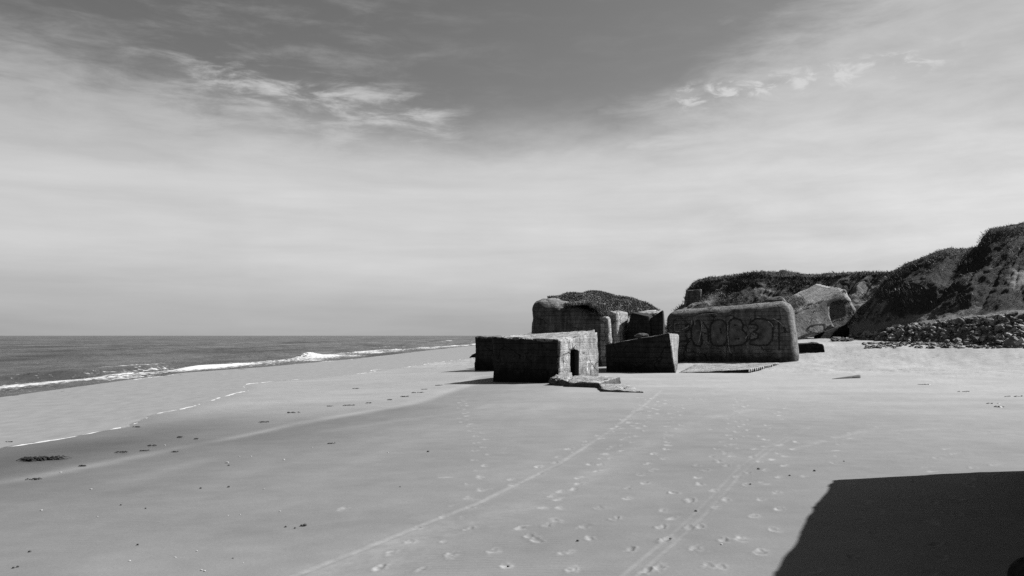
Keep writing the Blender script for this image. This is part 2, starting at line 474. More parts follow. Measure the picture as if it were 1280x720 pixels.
def build_sea():
    ys = [-300, -150, -60, 0]
    y = 15.0
    while y < 700: ys.append(y); y += max(.25, y * .0075)
    while y < 40000: ys.append(y); y *= 1.08
    ys = np.array(ys)
    us = [6.5]
    u = 6.0
    while u > -45: us.append(u); u -= .4
    while u > -40000: us.append(u); u = u * 1.03 - .3
    us = np.array(us)
    YY, UU = np.meshgrid(ys, us, indexing='ij')
    XX = xf(YY) * (1 - sstep(-800, -100, UU) * 0) + UU
    XX = np.where(UU > 0, xf(YY) + UU * (xt(YY) + 1.2 - xf(YY)) / 6.5, XX)
    fade = sstep(2, -6, UU)
    ph = UU + 1.8 * fbm(YY * .03, UU * .03, seed=70, octs=2)
    wave = .27 * np.sin(ph * .62) * (0.55 + .6 * vnoise(YY * .035, UU * .09, seed=71)) + .13 * np.sin(ph * 1.27 + 1) * (.6 + .6 * vnoise(YY * .06, UU * .1, seed=72))
    wave += .07 * fbm(XX * .5, YY * .22, seed=73, octs=3)
    fadefar = 1 - sstep(250, 900, np.hypot(XX, YY)) * .9
    ZZ = SEA + wave * fade * fadefar + .03 * fbm(XX * .8, YY * .5, seed=75, octs=3) * (1 - fade)
    # breakers: crests along the foam line
    wob = 1.1 * fbm(YY * .05, YY * 0, seed=76, octs=3)
    br = np.exp(-((UU - wob + .8) / 1.1) ** 2)
    ZZ += .22 * br * (0.6 + .6 * vnoise(YY * .12, UU * 0, seed=77))
    def ridge(px, py, ln, h, wd):
        d = ray(px, py); k = (SEA - CAM[2]) / d[2]; p = CAM + d * k
        uu = p[0] - xf(p[1])
        e = np.exp(-((YY - p[1]) / ln) ** 2)
        dd = UU - uu - .5 * vnoise(YY * .1, UU * 0, seed=78)
        return h * e * np.where(dd > 0, np.exp(-(dd / (wd * .55)) ** 2), np.exp(-(dd / wd) ** 2)), e, dd
    crest = np.zeros_like(ZZ)
    for (px, py, ln, h, wd, fm) in ((385, 446, 7, .85, 1.5, .8), (330, 445, 14, .5, 1.5, 0), (75, 470, 8, .5, 1.3, 0), (185, 461, 12, .35, 1.2, 0), (480, 435, 25, .7, 2, .3),
                                    (250, 440, 16, .4, 2, 0), (560, 427, 40, .8, 2, .6), (130, 446, 16, .35, 2, 0)):
        zz, e, dd = ridge(px, py, ln, h, wd)
        ZZ += zz
        if fm: crest = np.maximum(crest, fm * e * np.exp(-((dd - .3) / 1.1) ** 2))
    foam = np.exp(-((UU - wob) / 2.5) ** 2) * (.8 + .45 * vnoise(YY * .1, UU * .3, seed=80))
    foam = np.maximum(foam, np.exp(-((UU - wob - 2.0) / 1.4) ** 2) * (.4 + .6 * vnoise(YY * .16, UU * .5, seed=81)))
    foam = np.maximum(foam, .62 * np.exp(-((UU - wob + 3.2) / 1.0) ** 2) * np.clip(.1 + 1.2 * vnoise(YY * .07, UU * .2, seed=83), 0, 1))
    foam = np.maximum(foam, np.exp(-((UU - 6.0 + .5 * vnoise(YY * .15, UU * 0, seed=84)) / (.5 + .3 * vnoise(YY * .08, UU * 0, seed=85))) ** 2) * np.clip(.62 + .55 * vnoise(YY * .09, UU * 0, seed=86), 0, 1))
    foam = np.maximum(foam, .36 * sstep(6.2, 1, UU) * sstep(-3, 0, UU))
    foam = np.maximum(foam, .55 * np.exp(-((UU - wob + 9 + 3 * vnoise(YY * .03, UU * 0, seed=87)) / 1.0) ** 2) * np.clip(-.25 + 1.3 * vnoise(YY * .045, UU * 0, seed=88), 0, 1))
    foam = np.maximum(foam, crest)
    V, Fq = strip_mesh(XX, YY, ZZ)
    m = bpy.data.materials.new("sea_water"); g = NT(m)
    co = g.n("ShaderNodeTexCoord").outputs["Object"]
    a = g.n("ShaderNodeAttribute", attribute_name="foam").outputs["Fac"]
    n = g.noise(g.scale(co, (1.0, .45, 1)), 1.5, 5, .65)
    n2 = g.noise(g.scale(co, (.35, .12, 1)), 1.0, 4, .6)
    n3 = g.noise(g.scale(co, (.05, .02, 1)), 1.0, 3, .6)
    fn = g.noise(g.scale(co, (1.6, .8, 1)), 1.4, 5, .7)
    fm = g.mapr(g.math('ADD', a, g.math('MULTIPLY', g.math('SUBTRACT', fn, .5), 3.0)), .42, .85, 0, 1, True)
    h = g.math('ADD', g.math('MULTIPLY', n, .4), g.math('MULTIPLY', n2, 1.6))
    bm = g.n("ShaderNodeBump"); bm.inputs["Strength"].default_value = 1.0; bm.inputs["Distance"].default_value = .6
    g.l(h, bm.inputs["Height"])
    wd_ = g.n("ShaderNodeBsdfDiffuse"); g.l(g.grey(g.mapr(n3, .3, .7, .032, .058)), wd_.inputs[0])
    wg = g.n("ShaderNodeBsdfGlossy"); wg.inputs["Roughness"].default_value = .22; wg.inputs[0].default_value = (1, 1, 1, 1)
    g.l(bm.outputs[0], wg.inputs["Normal"]); g.l(bm.outputs[0], wd_.inputs["Normal"])
    fr = g.n("ShaderNodeFresnel"); fr.inputs["IOR"].default_value = 1.33; g.l(bm.outputs[0], fr.inputs["Normal"])
    w = g.n("ShaderNodeMixShader")              # wave slopes keep the mean reflectance of a rough sea well below that of a mirror
    g.l(g.math('MULTIPLY', fr.outputs[0], g.mapr(g.math('ADD', g.math('MULTIPLY', n3, .6), g.math('MULTIPLY', n2, .4)), .38, .62, .16, .62)), w.inputs[0]); g.l(wd_.outputs[0], w.inputs[1]); g.l(wg.outputs[0], w.inputs[2])
    f = g.n("ShaderNodeBsdfPrincipled"); f.inputs["Base Color"].default_value = (.42, .42, .42, 1); f.inputs["Roughness"].default_value = .9
    bm2 = g.n("ShaderNodeBump"); bm2.inputs["Strength"].default_value = .6; bm2.inputs["Distance"].default_value = .15
    g.l(fn, bm2.inputs["Height"]); g.l(bm2.outputs[0], f.inputs["Normal"])
    mx = g.n("ShaderNodeMixShader"); g.l(fm, mx.inputs[0]); g.l(w.outputs[0], mx.inputs[1]); g.l(f.outputs[0], mx.inputs[2])
    o = g.n("ShaderNodeOutputMaterial"); g.l(mx.outputs[0], o.inputs[0])
    me = make_mesh("sea", V, Fq, m)
    attr(me, "foam", foam.ravel())
    tag(put("sea", me), "grey sea with small waves breaking in a line of white foam", kind="structure")

    # thin sheet of water running up the sand
    ys = np.concatenate([[-300, -100, 0], np.arange(10, 160, .5), np.geomspace(160, 1200, 60)])
    ts = np.linspace(0, 1, 60)
    YY, TT = np.meshgrid(ys, ts, indexing='ij')
    XX = xt(YY) + (xe(YY) + 1.6 - xt(YY)) * TT
    ZZ = FILM + .006 * fbm(XX * .8, YY * .5, seed=90, octs=3)
    V, Fq = strip_mesh(XX, YY, ZZ)
    m = bpy.data.materials.new("swash_water"); g = NT(m)
    co = g.n("ShaderNodeTexCoord").outputs["Object"]
    n = g.noise(g.scale(co, (1.5, .6, 1)), 1.3, 4, .6)
    v = g.mapr(n, .3, .7, .115, .17)
    a = g.n("ShaderNodeAttribute", attribute_name="foam").outputs["Fac"]
    fn = g.noise(g.scale(co, (2.5, 1.2, 1)), 2.2, 4, .7)
    fm = g.mapr(g.math('ADD', a, g.math('MULTIPLY', g.math('SUBTRACT', fn, .5), 1.2)), .5, .62, 0, 1, True)
    vv = g.math('ADD', g.math('MULTIPLY', v, g.math('SUBTRACT', 1.0, fm)), g.math('MULTIPLY', fm, .6))
    p = finish(g, vv, g.mapr(fm, 0, 1, .24, .9), n, .12, .08, .4)
    p.inputs["IOR"].default_value = 1.33
    foam = .5 * np.exp(-(TT / .09) ** 2) * np.clip(.7 + .7 * vnoise(YY * .1, YY * 0, seed=93), 0, 1) + .40 * np.exp(-((TT - .93) / .07) ** 2) + .33 * np.exp(-((TT - .28 - .06 * vnoise(YY * .06, YY * 0, seed=94)) / .02) ** 2) * np.clip(vnoise(YY * .07, YY * 0, seed=95) * 2, 0, 1)
    me = make_mesh("swash", V, Fq, m)
    attr(me, "foam", foam.ravel())
    tag(put("swash", me), "thin sheet of shallow water sliding up the sand", kind="structure")

    # white foam lip at the edge of the swash
    ys = np.concatenate([np.arange(12, 160, .2)])
    V, Fc = [], []
    for y in ys:
        xs = np.linspace(float(xe(y)) - 2.5, float(xe(y)) + 1.6, 42)
        gz = ground_z(xs, np.full_like(xs, y))
        k = int(np.argmax(gz > FILM))
        x = xs[k]
        wv = float(vnoise(np.array([y * .55]), np.array([0.]), seed=97)[0]); w2 = float(vnoise(np.array([y * 2.3]), np.array([0.]), seed=98)[0])
        wd = max(.0, .015 + .07 * wv + .08 * w2) * (1 + y * .010)
        for t, hh in ((-1, -.01), (-.4, .018), (.35, .02), (1, -.01)):
            V.append((x + .02 * w2 + t * wd, y, FILM + hh * min(1, wd * 8)))
    for i in range(len(ys) - 1):
        for j in range(3):
            a = i * 4 + j
            Fc.append((a, a + 1, a + 5, a + 4))
    me = make_mesh("sea_foam", V, Fc, plain("white_foam", .36, .9, .35, 5))
    tag(put("sea_foam", me), "white lip of foam along the edge of the swash", "foam", kind="stuff")


build_sea()


# ------------------------------------------------------------------ concrete blocks
def hexa(bot, top, r=.3, cell=.35, amp=.03, edge=.08, seed=0, faces=None, rb=True, freq=.9):
    """six sided block with worn edges. bot/top: FL, FR, BR, BL. returns V, F(list), material index.
    faces: dict side -> material slot; sides 'front','right','back','left','top','bottom'"""
    bot = np.array(bot, float); top = np.array(top, float)
    L = .5 * (np.linalg.norm(bot[1] - bot[0]) + np.linalg.norm(top[1] - top[0]))
    D = .5 * (np.linalg.norm(bot[2] - bot[1]) + np.linalg.norm(bot[3] - bot[0]))
    H = .25 * sum(np.linalg.norm(top[i] - bot[i]) for i in range(4))
    r = min(r, .48 * L, .48 * D, .48 * H)
    def axis(n, ln):
        k = max(3, int(round((ln - 2 * r) / cell)))
        a = np.linspace(r, ln - r, k + 1)
        m = 4
        e = r * (1 - np.tan(np.linspace(math.pi / 4, 0, m + 1)))[:-1]
        return np.concatenate([e, a, (ln - e)[::-1]])
    ax, ay, az = axis(0, L), axis(1, D), axis(2, H)
    nx, ny, nz = len(ax), len(ay), len(az)
    ids = {}; P = []; quads = []; mi = []
    fm = faces or {}
    def vid(i, j, k):
        key = (i, j, k)
        if key not in ids:
            ids[key] = len(P); P.append((ax[i], ay[j], az[k]))
        return ids[key]
    def face(side, lst, f):
        for a in range(lst[0] - 1):
            for b in range(lst[1] - 1):
                quads.append((f(a, b), f(a + 1, b), f(a + 1, b + 1), f(a, b + 1))); mi.append(fm.get(side, 0))
    face('front', (nx, nz), lambda a, b: vid(a, 0, b))
    face('back', (nx, nz), lambda a, b: vid(nx - 1 - a, ny - 1, b))
    face('right', (ny, nz), lambda a, b: vid(nx - 1, a, b))
    face('left', (ny, nz), lambda a, b: vid(0, ny - 1 - a, b))
    face('top', (nx, ny), lambda a, b: vid(a, b, nz - 1))
    face('bottom', (nx, ny), lambda a, b: vid(a, ny - 1 - b, 0))
    P = np.array(P)
    lo = np.array([r, r, r if rb else -1e9]); hi = np.array([L - r, D - r, H - r])
    Q = np.clip(P, lo, hi)
    d = P - Q; ln = np.linalg.norm(d, axis=1, keepdims=True)
    nrm = d / np.maximum(ln, 1e-9)
    edgy = (np.sum(np.abs(d) > .02 * r, axis=1) >= 2).astype(float)
    P = np.where(ln > 1e-6, Q + nrm * np.minimum(ln, r), P)
    # dents in world size
    n1 = fbm(P[:, 0] * freq, P[:, 1] * freq, P[:, 2] * freq, seed=seed, octs=4)
    n2 = fbm(P[:, 0] * 1.7, P[:, 1] * 1.7, P[:, 2] * 1.7, seed=seed + 50, octs=4)
    P = P + nrm * (amp * n1 + edge * edgy * (np.minimum(n2, .25) - .25))[:, None]
    u, v, w = (P[:, 0] / L)[:, None], (P[:, 1] / D)[:, None], (P[:, 2] / H)[:, None]
    def bil(c): return c[0] * (1 - u) * (1 - v) + c[1] * u * (1 - v) + c[2] * u * v + c[3] * (1 - u) * v
    V = bil(bot) * (1 - w) + bil(top) * w
    return V, quads, mi


def quad_base(pts, depth=.6):
    """ground corners [x,y] -> bottom ring sunk into the sand"""
    return [(x, y, float(ground_z(x, y)) - depth) for x, y in pts]


def block(name, bot, top, mats, parent=None, **kw):
    V, Fc, mi = hexa(bot, top, **kw)
    me = make_mesh(name, V, np.array(Fc), mats, True, mi)
    return me


def cut(me, cutter_me):
    a = bpy.data.objects.new("a", me); b = bpy.data.objects.new("b", cutter_me)
    COL.objects.link(a); COL.objects.link(b)
    md = a.modifiers.new("b", 'BOOLEAN'); md.object = b; md.operation = 'DIFFERENCE'; md.solver = 'EXACT'
    dg = bpy.context.evaluated_depsgraph_get(); dg.update()
    res = bpy.data.meshes.new_from_object(a.evaluated_get(dg))
    bpy.data.objects.remove(a); bpy.data.objects.remove(b)
    return res


def prism(front, back, mat):
    n = len(front)
    V = list(front) + list(back)
    Fc = [tuple(range(n)), tuple(range(2 * n - 1, n - 1, -1))]
    for i in range(n):
        j = (i + 1) % n
        Fc.append((i, n + i, n + j, j))
    me = make_mesh("cutter", V, Fc, mat, False)
    import bmesh
    bm = bmesh.new(); bm.from_mesh(me); bmesh.ops.recalc_face_normals(bm, faces=bm.faces); bm.to_mesh(me); bm.free()
    return me


def wall_tree(me):
    return BVHTree.FromPolygons([v.co.copy() for v in me.vertices], [tuple(p.vertices) for p in me.polygons])


def ribbon(tree, pts, width, lift=.012, step=.12, V=None, Fc=None):
    """paint stroke laid on a wall: pts are reference pixels, projected on to the wall mesh"""
    V = [] if V is None else V; Fc = [] if Fc is None else Fc
    hits = []
    P = [np.array(p, float) for p in pts]
    dense = []
    for a, b in zip(P[:-1], P[1:]):
        n = max(2, int(np.linalg.norm(b - a) / 1.2))
        for i in range(n): dense.append(a + (b - a) * i / n)
    dense.append(P[-1])
    for _ in range(2):
        dense = [dense[0]] + [(dense[i - 1] + 2 * dense[i] + dense[i + 1]) / 4 for i in range(1, len(dense) - 1)] + [dense[-1]]
    for p in dense:
        d = Vector(ray(*p)).normalized()
        loc, nor, _, _ = tree.ray_cast(Vector(CAM), d)
        if loc is None: continue
        if nor.dot(d) > 0: nor = -nor
        hits.append((loc, nor))
    base = len(V)
    for i, (loc, nor) in enumerate(hits):
        t = hits[min(i + 1, len(hits) - 1)][0] - hits[max(i - 1, 0)][0]
        if t.length < 1e-6: t = Vector((1, 0, 0))
        sd = nor.cross(t).normalized()
        w = width * (.5 + .18 * math.sin(i * 1.7))
        V.append(loc + nor * lift + sd * w); V.append(loc + nor * lift - sd * w)
    for i in range(len(hits) - 1):
        a = base + 2 * i
        Fc.append((a, a + 1, a + 3, a + 2))
    return V, Fc


def fill_poly(tree, pts, lift=.008):
    V = []
    for p in pts:
        d = Vector(ray(*p)).normalized()
        loc, nor, _, _ = tree.ray_cast(Vector(CAM), d)
        if loc is None: continue
        if nor.dot(d) > 0: nor = -nor
        V.append(loc + nor * lift)
    return V


# --- A: near block with the door
A_ring = [(-1.35, 54.0), (2.97, 51.5), (6.2, 57.0), (1.9, 59.5)]
A_top = [(-1.35, 54.0, 2.93), (2.97, 51.5, 2.74), (6.05, 57.0, 3.42), (1.9, 59.5, 3.12)]
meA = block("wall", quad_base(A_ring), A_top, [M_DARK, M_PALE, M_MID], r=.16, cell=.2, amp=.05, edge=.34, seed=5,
            faces={'right': 1, 'top': 1}, freq=1.4)  # sunlit end and top painted pale, shaded sides painted dark
aFR, aBR = np.array(A_ring[1]), np.array(A_ring[2])
dirr = (aBR - aFR) / np.linalg.norm(aBR - aFR); nr_ = np.array([dirr[1], -dirr[0]])
def a_pt(t, out, z):
    p = aFR + (aBR - aFR) * t + nr_ * out
    return (p[0], p[1], z)
door_poly = [(.27, .05), (.47, .05), (.475, 1.2), (.47, 2.02), (.37, 2.1), (.275, 2.04), (.262, 1.1)]
meA = cut(meA, prism([a_pt(t, .8, z) for t, z in door_poly], [a_pt(t, -2.6, z) for t, z in door_poly], M_DARK))
rA = empty("concrete_bunker", (2.4, 55.5, 0))
tag(rA, "low square concrete bunker with a dark doorway in its pale right end", "bunker", "ruined concrete bunkers on the beach")
wa = put("wall", meA.copy(), parent=rA)
tA = wall_tree(meA)
# jamb post standing in the doorway
Vj, Fj, mj = hexa([a_pt(.455, .02, -.3), a_pt(.475, .02, -.3), a_pt(.475, -.35, -.3), a_pt(.455, -.35, -.3)],
                  [a_pt(.455, .02, 2.0), a_pt(.475, .02, 2.0), a_pt(.475, -.35, 2.0), a_pt(.455, -.35, 2.0)], r=.03, cell=.4, amp=.01, edge=.02, seed=9)
put("door_jamb", make_mesh("door_jamb", Vj, np.array(Fj), M_IRON, True), parent=rA)
V, Fc = [], []
for st in ([(735.5, 450), (734.2, 454), (734.6, 459), (733.6, 464)], [(733, 453), (737, 452.4)]):
    ribbon(tA, st, .07, V=V, Fc=Fc)
put("graffiti", make_mesh("graffiti", V, Fc, M_PAINT_W), parent=rA)["label"] = "white painted scrawl beside the doorway"
V, Fc = [], []
def c1(pts): return [(580 + a / 6.74, 400 + b / 6.74) for a, b in pts]
for st in ([(262, 270), (258, 300), (268, 340), (300, 345)], [(320, 285), (345, 280), (360, 300), (350, 345), (325, 345), (318, 310), (325, 285)],
           [(380, 345), (378, 290), (410, 285), (420, 310), (385, 318), (415, 345)], [(440, 345), (450, 290), (465, 345)], [(490, 285), (488, 345), (515, 330), (512, 295), (490, 285)],
           [(545, 290), (575, 285), (585, 305), (570, 325), (545, 325), (545, 290)], [(590, 300), (605, 340)]):
    ribbon(tA, c1(st), .16, V=V, Fc=Fc)
put("graffiti", make_mesh("graffiti", V, Fc, M_PAINT_D), parent=rA)["label"] = "faded black lettering on the dark front wall"

# --- B: block behind it, to the left
ringB = [(-3.42, 73.6), (.9, 71.0), (3.6, 76), (-.7, 79)]
topB = [(-3.4, 73.6, 2.92), (.9, 71, 2.95), (3.6, 76, 3.0), (-.7, 79, 3.0)]
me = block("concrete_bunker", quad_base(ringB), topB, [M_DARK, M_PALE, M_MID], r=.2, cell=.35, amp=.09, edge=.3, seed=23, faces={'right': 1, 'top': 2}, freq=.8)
o = put("concrete_bunker", me, (0, 75, 0))
tag(o, "black concrete block half hidden behind the low bunker with the doorway, nearest the sea", "bunker", "ruined concrete bunkers on the beach")
# stump on its seaward side
p = G(592, 447)
me = block("concrete_lump", quad_base([(p[0] - .9, p[1] - 1), (p[0] + .8, p[1] - 1), (p[0] + .9, p[1] + 2), (p[0] - .6, p[1] + 2)]),
           [(p[0] - .5, p[1] - .6, p[2] + .35), (p[0] + .7, p[1] - .8, p[2] + .95), (p[0] + .8, p[1] + 1.6, p[2] + .9), (p[0] - .2, p[1] + 1.6, p[2] + .4)],
           [M_DARK], r=.2, cell=.3, amp=.1, edge=.2, seed=29)
tag(put("concrete_lump", me, p), "small dark lump of concrete at the seaward edge of the ruin", "rubble")

# --- D: leaning slab block
Dn = [W(758, 466, 66.5), W(846, 466.8, 64.0)]
dxy = np.array([.55, 8.5])
bF = [(Dn[0][0], Dn[0][1]), (Dn[1][0], Dn[1][1]), (Dn[1][0] + dxy[0] + 1.2, Dn[1][1] + dxy[1]), (Dn[0][0] + dxy[0] + 1.2, Dn[0][1] + dxy[1])]
tFL, tFR = W(756.5, 430, 66.3), W(836.5, 416.2, 64.2)
tBR = W(848.8, 417.6, 72.5); tBL = tFL + (tBR - tFR)
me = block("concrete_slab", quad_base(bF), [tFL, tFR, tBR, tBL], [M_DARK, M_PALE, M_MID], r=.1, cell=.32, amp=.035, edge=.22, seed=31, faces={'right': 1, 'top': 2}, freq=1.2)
tag(put("concrete_slab", me, (Dn[0][0] + 3, Dn[0][1], 0)), "black leaning concrete slab with a bright sloping right end, between the low bunker and the graffiti wall", "slab")
# rubble lying on its top edge
def lump(c, sx, sy, sz, mat, seed, name="rubble_stone", rough=.35, sub=2):
    import bmesh
    bm = bmesh.new(); bmesh.ops.create_icosphere(bm, subdivisions=sub, radius=1)
    P = np.array([v.co[:] for v in bm.verts])
    k = 1 + rough * fbm(P[:, 0] * 1.3 + seed * 7.1, P[:, 1] * 1.3, P[:, 2] * 1.3, seed=seed, octs=3)
    P = P * k[:, None]
    P = np.sign(P) * np.abs(P) ** .8
    P = P * np.array([sx, sy, sz])
    for v, q in zip(bm.verts, P): v.co = q
    me = bpy.data.meshes.new(name); bm.to_mesh(me); bm.free()
    me.materials.append(mat)
    me.polygons.foreach_set("use_smooth", np.zeros(len(me.polygons), bool))
    me.transform(Matrix.Translation(Vector(c)))
    return me
pt = tFL + (tFR - tFL) * .6
c = (pt[0], pt[1] + .5, pt[2] + .12)
tag(put("concrete_lump", lump(c, .55, .3, .22, M_MID, 4), c), "broken lump of concrete lying on top of the leaning black slab", "rubble")

# --- E: long bunker with the painted letters
E_ring = [(15.75, 84.0), (28.35, 79.4), (31.2, 87.4), (20.2, 92.2)]
E_top = [(16.0, 84.4, 5.62), (27.85, 80.0, 6.48), (30.5, 87.2, 6.75), (20.2, 92.0, 5.8)]
meE = block("wall", quad_base(E_ring, .9), E_top, [M_SKIN, M_MID, M_MID], r=1.15, cell=.4, amp=.04, edge=.05, seed=41, faces={'right': 1, 'top': 1}, freq=.6)
rE = empty("concrete_bunker", (23.5, 84, 0.4))
tag(rE, "long round edged concrete bunker with big graffiti letters across its front wall", "bunker", "ruined concrete bunkers on the beach")
tE = wall_tree(meE)
put("wall", meE.copy(), parent=rE)
def c4(pts): return [(810 + a / 6.4, 365 + b / 6.4) for a, b in pts]
letters = [
    [(405, 225), (368, 240), (346, 295), (350, 380), (380, 428), (418, 436), (436, 405), (424, 330), (420, 260), (405, 225)],
    [(498, 310), (505, 255), (540, 225), (590, 222), (624, 250), (638, 330), (630, 405), (590, 432), (530, 430), (502, 400), (498, 310)],
    [(646, 430), (642, 330), (650, 235), (690, 208), (742, 222), (762, 262), (752, 300), (790, 338), (796, 390), (760, 424), (690, 430), (646, 430)],
    [(808, 258), (860, 214), (930, 216), (985, 242), (1000, 300), (995, 380), (960, 424), (880, 430), (812, 416), (830, 380), (880, 372), (884, 330), (836, 320), (880, 300), (876, 262), (808, 258)],
]
for i, L in enumerate(letters):
    pv = fill_poly(tE, c4(L), .02 + .002 * i)
    lt = put("graffiti_letter", make_mesh("graffiti_letter", pv, [tuple(range(len(pv)))], M_PAINT_F, False), parent=rE)
    V, Fc = ribbon(tE, c4(L), .17, .035)
    ol = put("outline", make_mesh("outline", V, Fc, M_PAINT_D), parent=rE)
    ol.parent = lt
for st in ([(580, 290), (586, 332)], [(688, 266), (722, 264)], [(690, 376), (732, 374)], [(818, 386), (862, 384)], [(440, 240), (480, 300), (484, 400)], [(1046, 240), (1050, 470)],
           [(300, 270), (330, 250), (335, 300), (300, 320)], [(300, 340), (318, 400), (300, 470)], [(1085, 280), (1100, 330)]):
    V, Fc = ribbon(tE, c4(st), .14, .035)
    put("graffiti_stroke", make_mesh("graffiti_stroke", V, Fc, M_PAINT_D), parent=rE)
M_PAINT_L = plain("faded_white_paint", .28, .8, .5, 5)
for st in ([(640, 262), (638, 330), (646, 430), (655, 478), (668, 491)], [(432, 232), (424, 320), (406, 405)], [(1003, 213), (1050, 238), (1085, 275)],
           [(132, 252), (130, 312)], [(160, 310), (160, 256), (188, 250), (190, 272), (162, 282), (196, 320)], [(212, 252), (252, 248)], [(216, 252), (214, 316), (250, 314)],
           [(346, 225), (350, 262)], [(374, 222), (376, 262)], [(316, 465), (322, 475)], [(560, 395), (556, 402)], [(775, 372), (790, 362), (795, 345)], [(420, 182), (520, 172), (620, 160)],
           [(270, 300), (300, 290), (330, 270)], [(540, 178), (552, 182)], [(870, 200), (900, 205)], [(960, 235), (985, 250), (1000, 280)]):
    V, Fc = ribbon(tE, c4(st), .05, .04)
    put("paint_drip", make_mesh("paint_drip", V, Fc, M_PAINT_L), parent=rE)["label"] = "pale paint mark on the dark wall"
# hump of concrete on the roof, back right
hp = W(966, 376, 85.5)
me = block("roof_hump", [(hp[0] - 1.1, 84.3, 6.2), (hp[0] + 1.2, 83.8, 6.2), (hp[0] + 1.6, 87, 6.3), (hp[0] - .6, 87.5, 6.2)],
           [(hp[0] - .9, 84.6, 6.95), (hp[0] + .6, 84.2, 7.2), (hp[0] + 1.1, 86.6, 7.1), (hp[0] - .5, 87, 6.9)], [M_SKIN], r=.35, cell=.3, amp=.05, edge=.1, seed=44)
put("roof_hump", me, parent=rE)

# --- G: tall bunker with grass on its roof
G_ring = [(1.25, 81.5), (9.15, 77.0), (16.8, 91.0), (8.9, 95.5)]
G_top = [(1.75, 81.7, 7.0), (8.95, 77.5, 5.0), (16.3, 90.8, 5.9), (9.0, 95.0, 7.85)]
meG = block("wall", quad_base(G_ring, 1.0), G_top, [M_SKIN, M_MID, M_MID], r=1.25, cell=.4, amp=.08, edge=.14, seed=51, faces={'right': 1, 'top': 1}, freq=.6)  # roof and right end painted lighter for the sun on them
rG = empty("concrete_bunker", (9, 85, 0))
tag(rG, "tallest concrete bunker, tilted, with a thick mop of grass growing on its roof", "bunker", "ruined concrete bunkers on the beach")
put("wall", meG.copy(), parent=rG)
gFR, gBR = np.array(G_ring[1]), np.array(G_ring[2])
gd = (gBR - gFR) / np.linalg.norm(gBR - gFR); gn = np.array([gd[1], -gd[0]])
def g_pt(t, out, z):
    p = gFR + (gBR - gFR) * t + gn * out
    return (p[0], p[1], z)
for (t0, t1, ou, zt, sd) in ((.005, .06, .12, 4.8, 61), (.12, .33, .26, 5.35, 62)):
    V, Fc, mi = hexa([g_pt(t0, ou, -.6), g_pt(t1, ou, -.6), g_pt(t1, -.8, -.6), g_pt(t0, -.8, -.6)],
                     [g_pt(t0, ou - .1, zt - .1), g_pt(t1, ou - .1, zt), g_pt(t1, -.9, zt + .2), g_pt(t0, -.9, zt + .1)], r=.18, cell=.3, amp=.05, edge=.12, seed=sd)
    # mirrored winding is irrelevant for shading; keep as a part of its own
    put("buttress", make_mesh("buttress", V, np.array(Fc), M_PALE), parent=rG)

# --- H: dark blocks wedged between G and E
h1b = [W(776, 428, 79.5), W(814, 428, 78.2)]
me = block("concrete_block", [(h1b[0][0], 79.5, -.4), (h1b[1][0], 78.2, -.4), (h1b[1][0] + 1.5, 82, -.4), (h1b[0][0] + 1.5, 83, -.4)],
           [W(788, 390.5, 79.6), W(812, 395.5, 78.4), W(816, 394, 81), W(794, 389.5, 82)], [M_DARK], r=.15, cell=.35, amp=.05, edge=.25, seed=71)
tag(put("concrete_block", me, (h1b[0][0] + 1, 80, 0)), "black concrete block with a sloping top wedged against the buttress of the grassy bunker", "block")
me = block("concrete_slab", [W(812, 428, 78.9), W(829, 428, 78.2), W(833, 428, 80), W(816, 428, 80.5)],
           [W(811.5, 399, 78.9), W(828.5, 387.5, 78.4), W(829.5, 387.5, 79.6), W(812.5, 399, 79.8)], [M_DARK], r=.08, cell=.3, amp=.03, edge=.2, seed=72)
tag(put("concrete_slab", me, W(820, 428, 79)), "narrow upright black slab with a pointed top at the left end of the graffiti wall", "slab")
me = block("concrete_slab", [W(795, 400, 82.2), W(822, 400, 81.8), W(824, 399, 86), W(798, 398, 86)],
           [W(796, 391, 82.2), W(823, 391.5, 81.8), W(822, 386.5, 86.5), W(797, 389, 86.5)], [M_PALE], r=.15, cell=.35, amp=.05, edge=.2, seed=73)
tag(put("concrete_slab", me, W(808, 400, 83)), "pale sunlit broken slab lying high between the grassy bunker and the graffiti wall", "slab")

# --- F: thin slab lying on the sand
fFL, fFR, fBR, fBL = W(847, 466.0, 64.2), W(936, 461.6, 63.3), W(974, 453.6, 76.5), W(868, 456, 77)
th = .24
top = [fFL, fFR, fBR, fBL]
bot = [np.array(p) - np.array([0, 0, th + (.0 if i in (1, 2) else .2)]) for i, p in enumerate(top)]
me = block("concrete_slab", bot, top, [M_DARK, M_SLAB, M_SLAB], r=.04, cell=.3, amp=.03, edge=.08, seed=81, faces={'right': 1, 'top': 2}, freq=2)
rF = empty("concrete_slab", (fFL[0] + 4, 66, 0))
tag(rF, "thin flat slab lying on the sand in front of the graffiti wall, with a ragged right edge", "slab")
put("panel", me, parent=rF)
Vr, Fr = [], []
for k in range(16):
    t = .03 + k * .06
    p = np.array(fFR) * (1 - t) + np.array(fBR) * t
    b = len(Vr)
    w = .10
    for (dx, dz) in ((.0, -.02), (.0, -.3), (.06, -.3), (.06, -.02)):
        for dy in (0, w + .3):
            Vr.append((p[0] + .02 + dx, p[1] + dy, p[2] + dz))
    Fr += [(b, b + 1, b + 3, b + 2), (b + 2, b + 3, b + 5, b + 4), (b + 4, b + 5, b + 7, b + 6), (b + 6, b + 7, b + 1, b), (b, b + 2, b + 4, b + 6), (b + 1, b + 7, b + 5, b + 3)]
put("edge_ribs", make_mesh("edge_ribs", Vr, Fr, M_IRON, False), parent=rF)

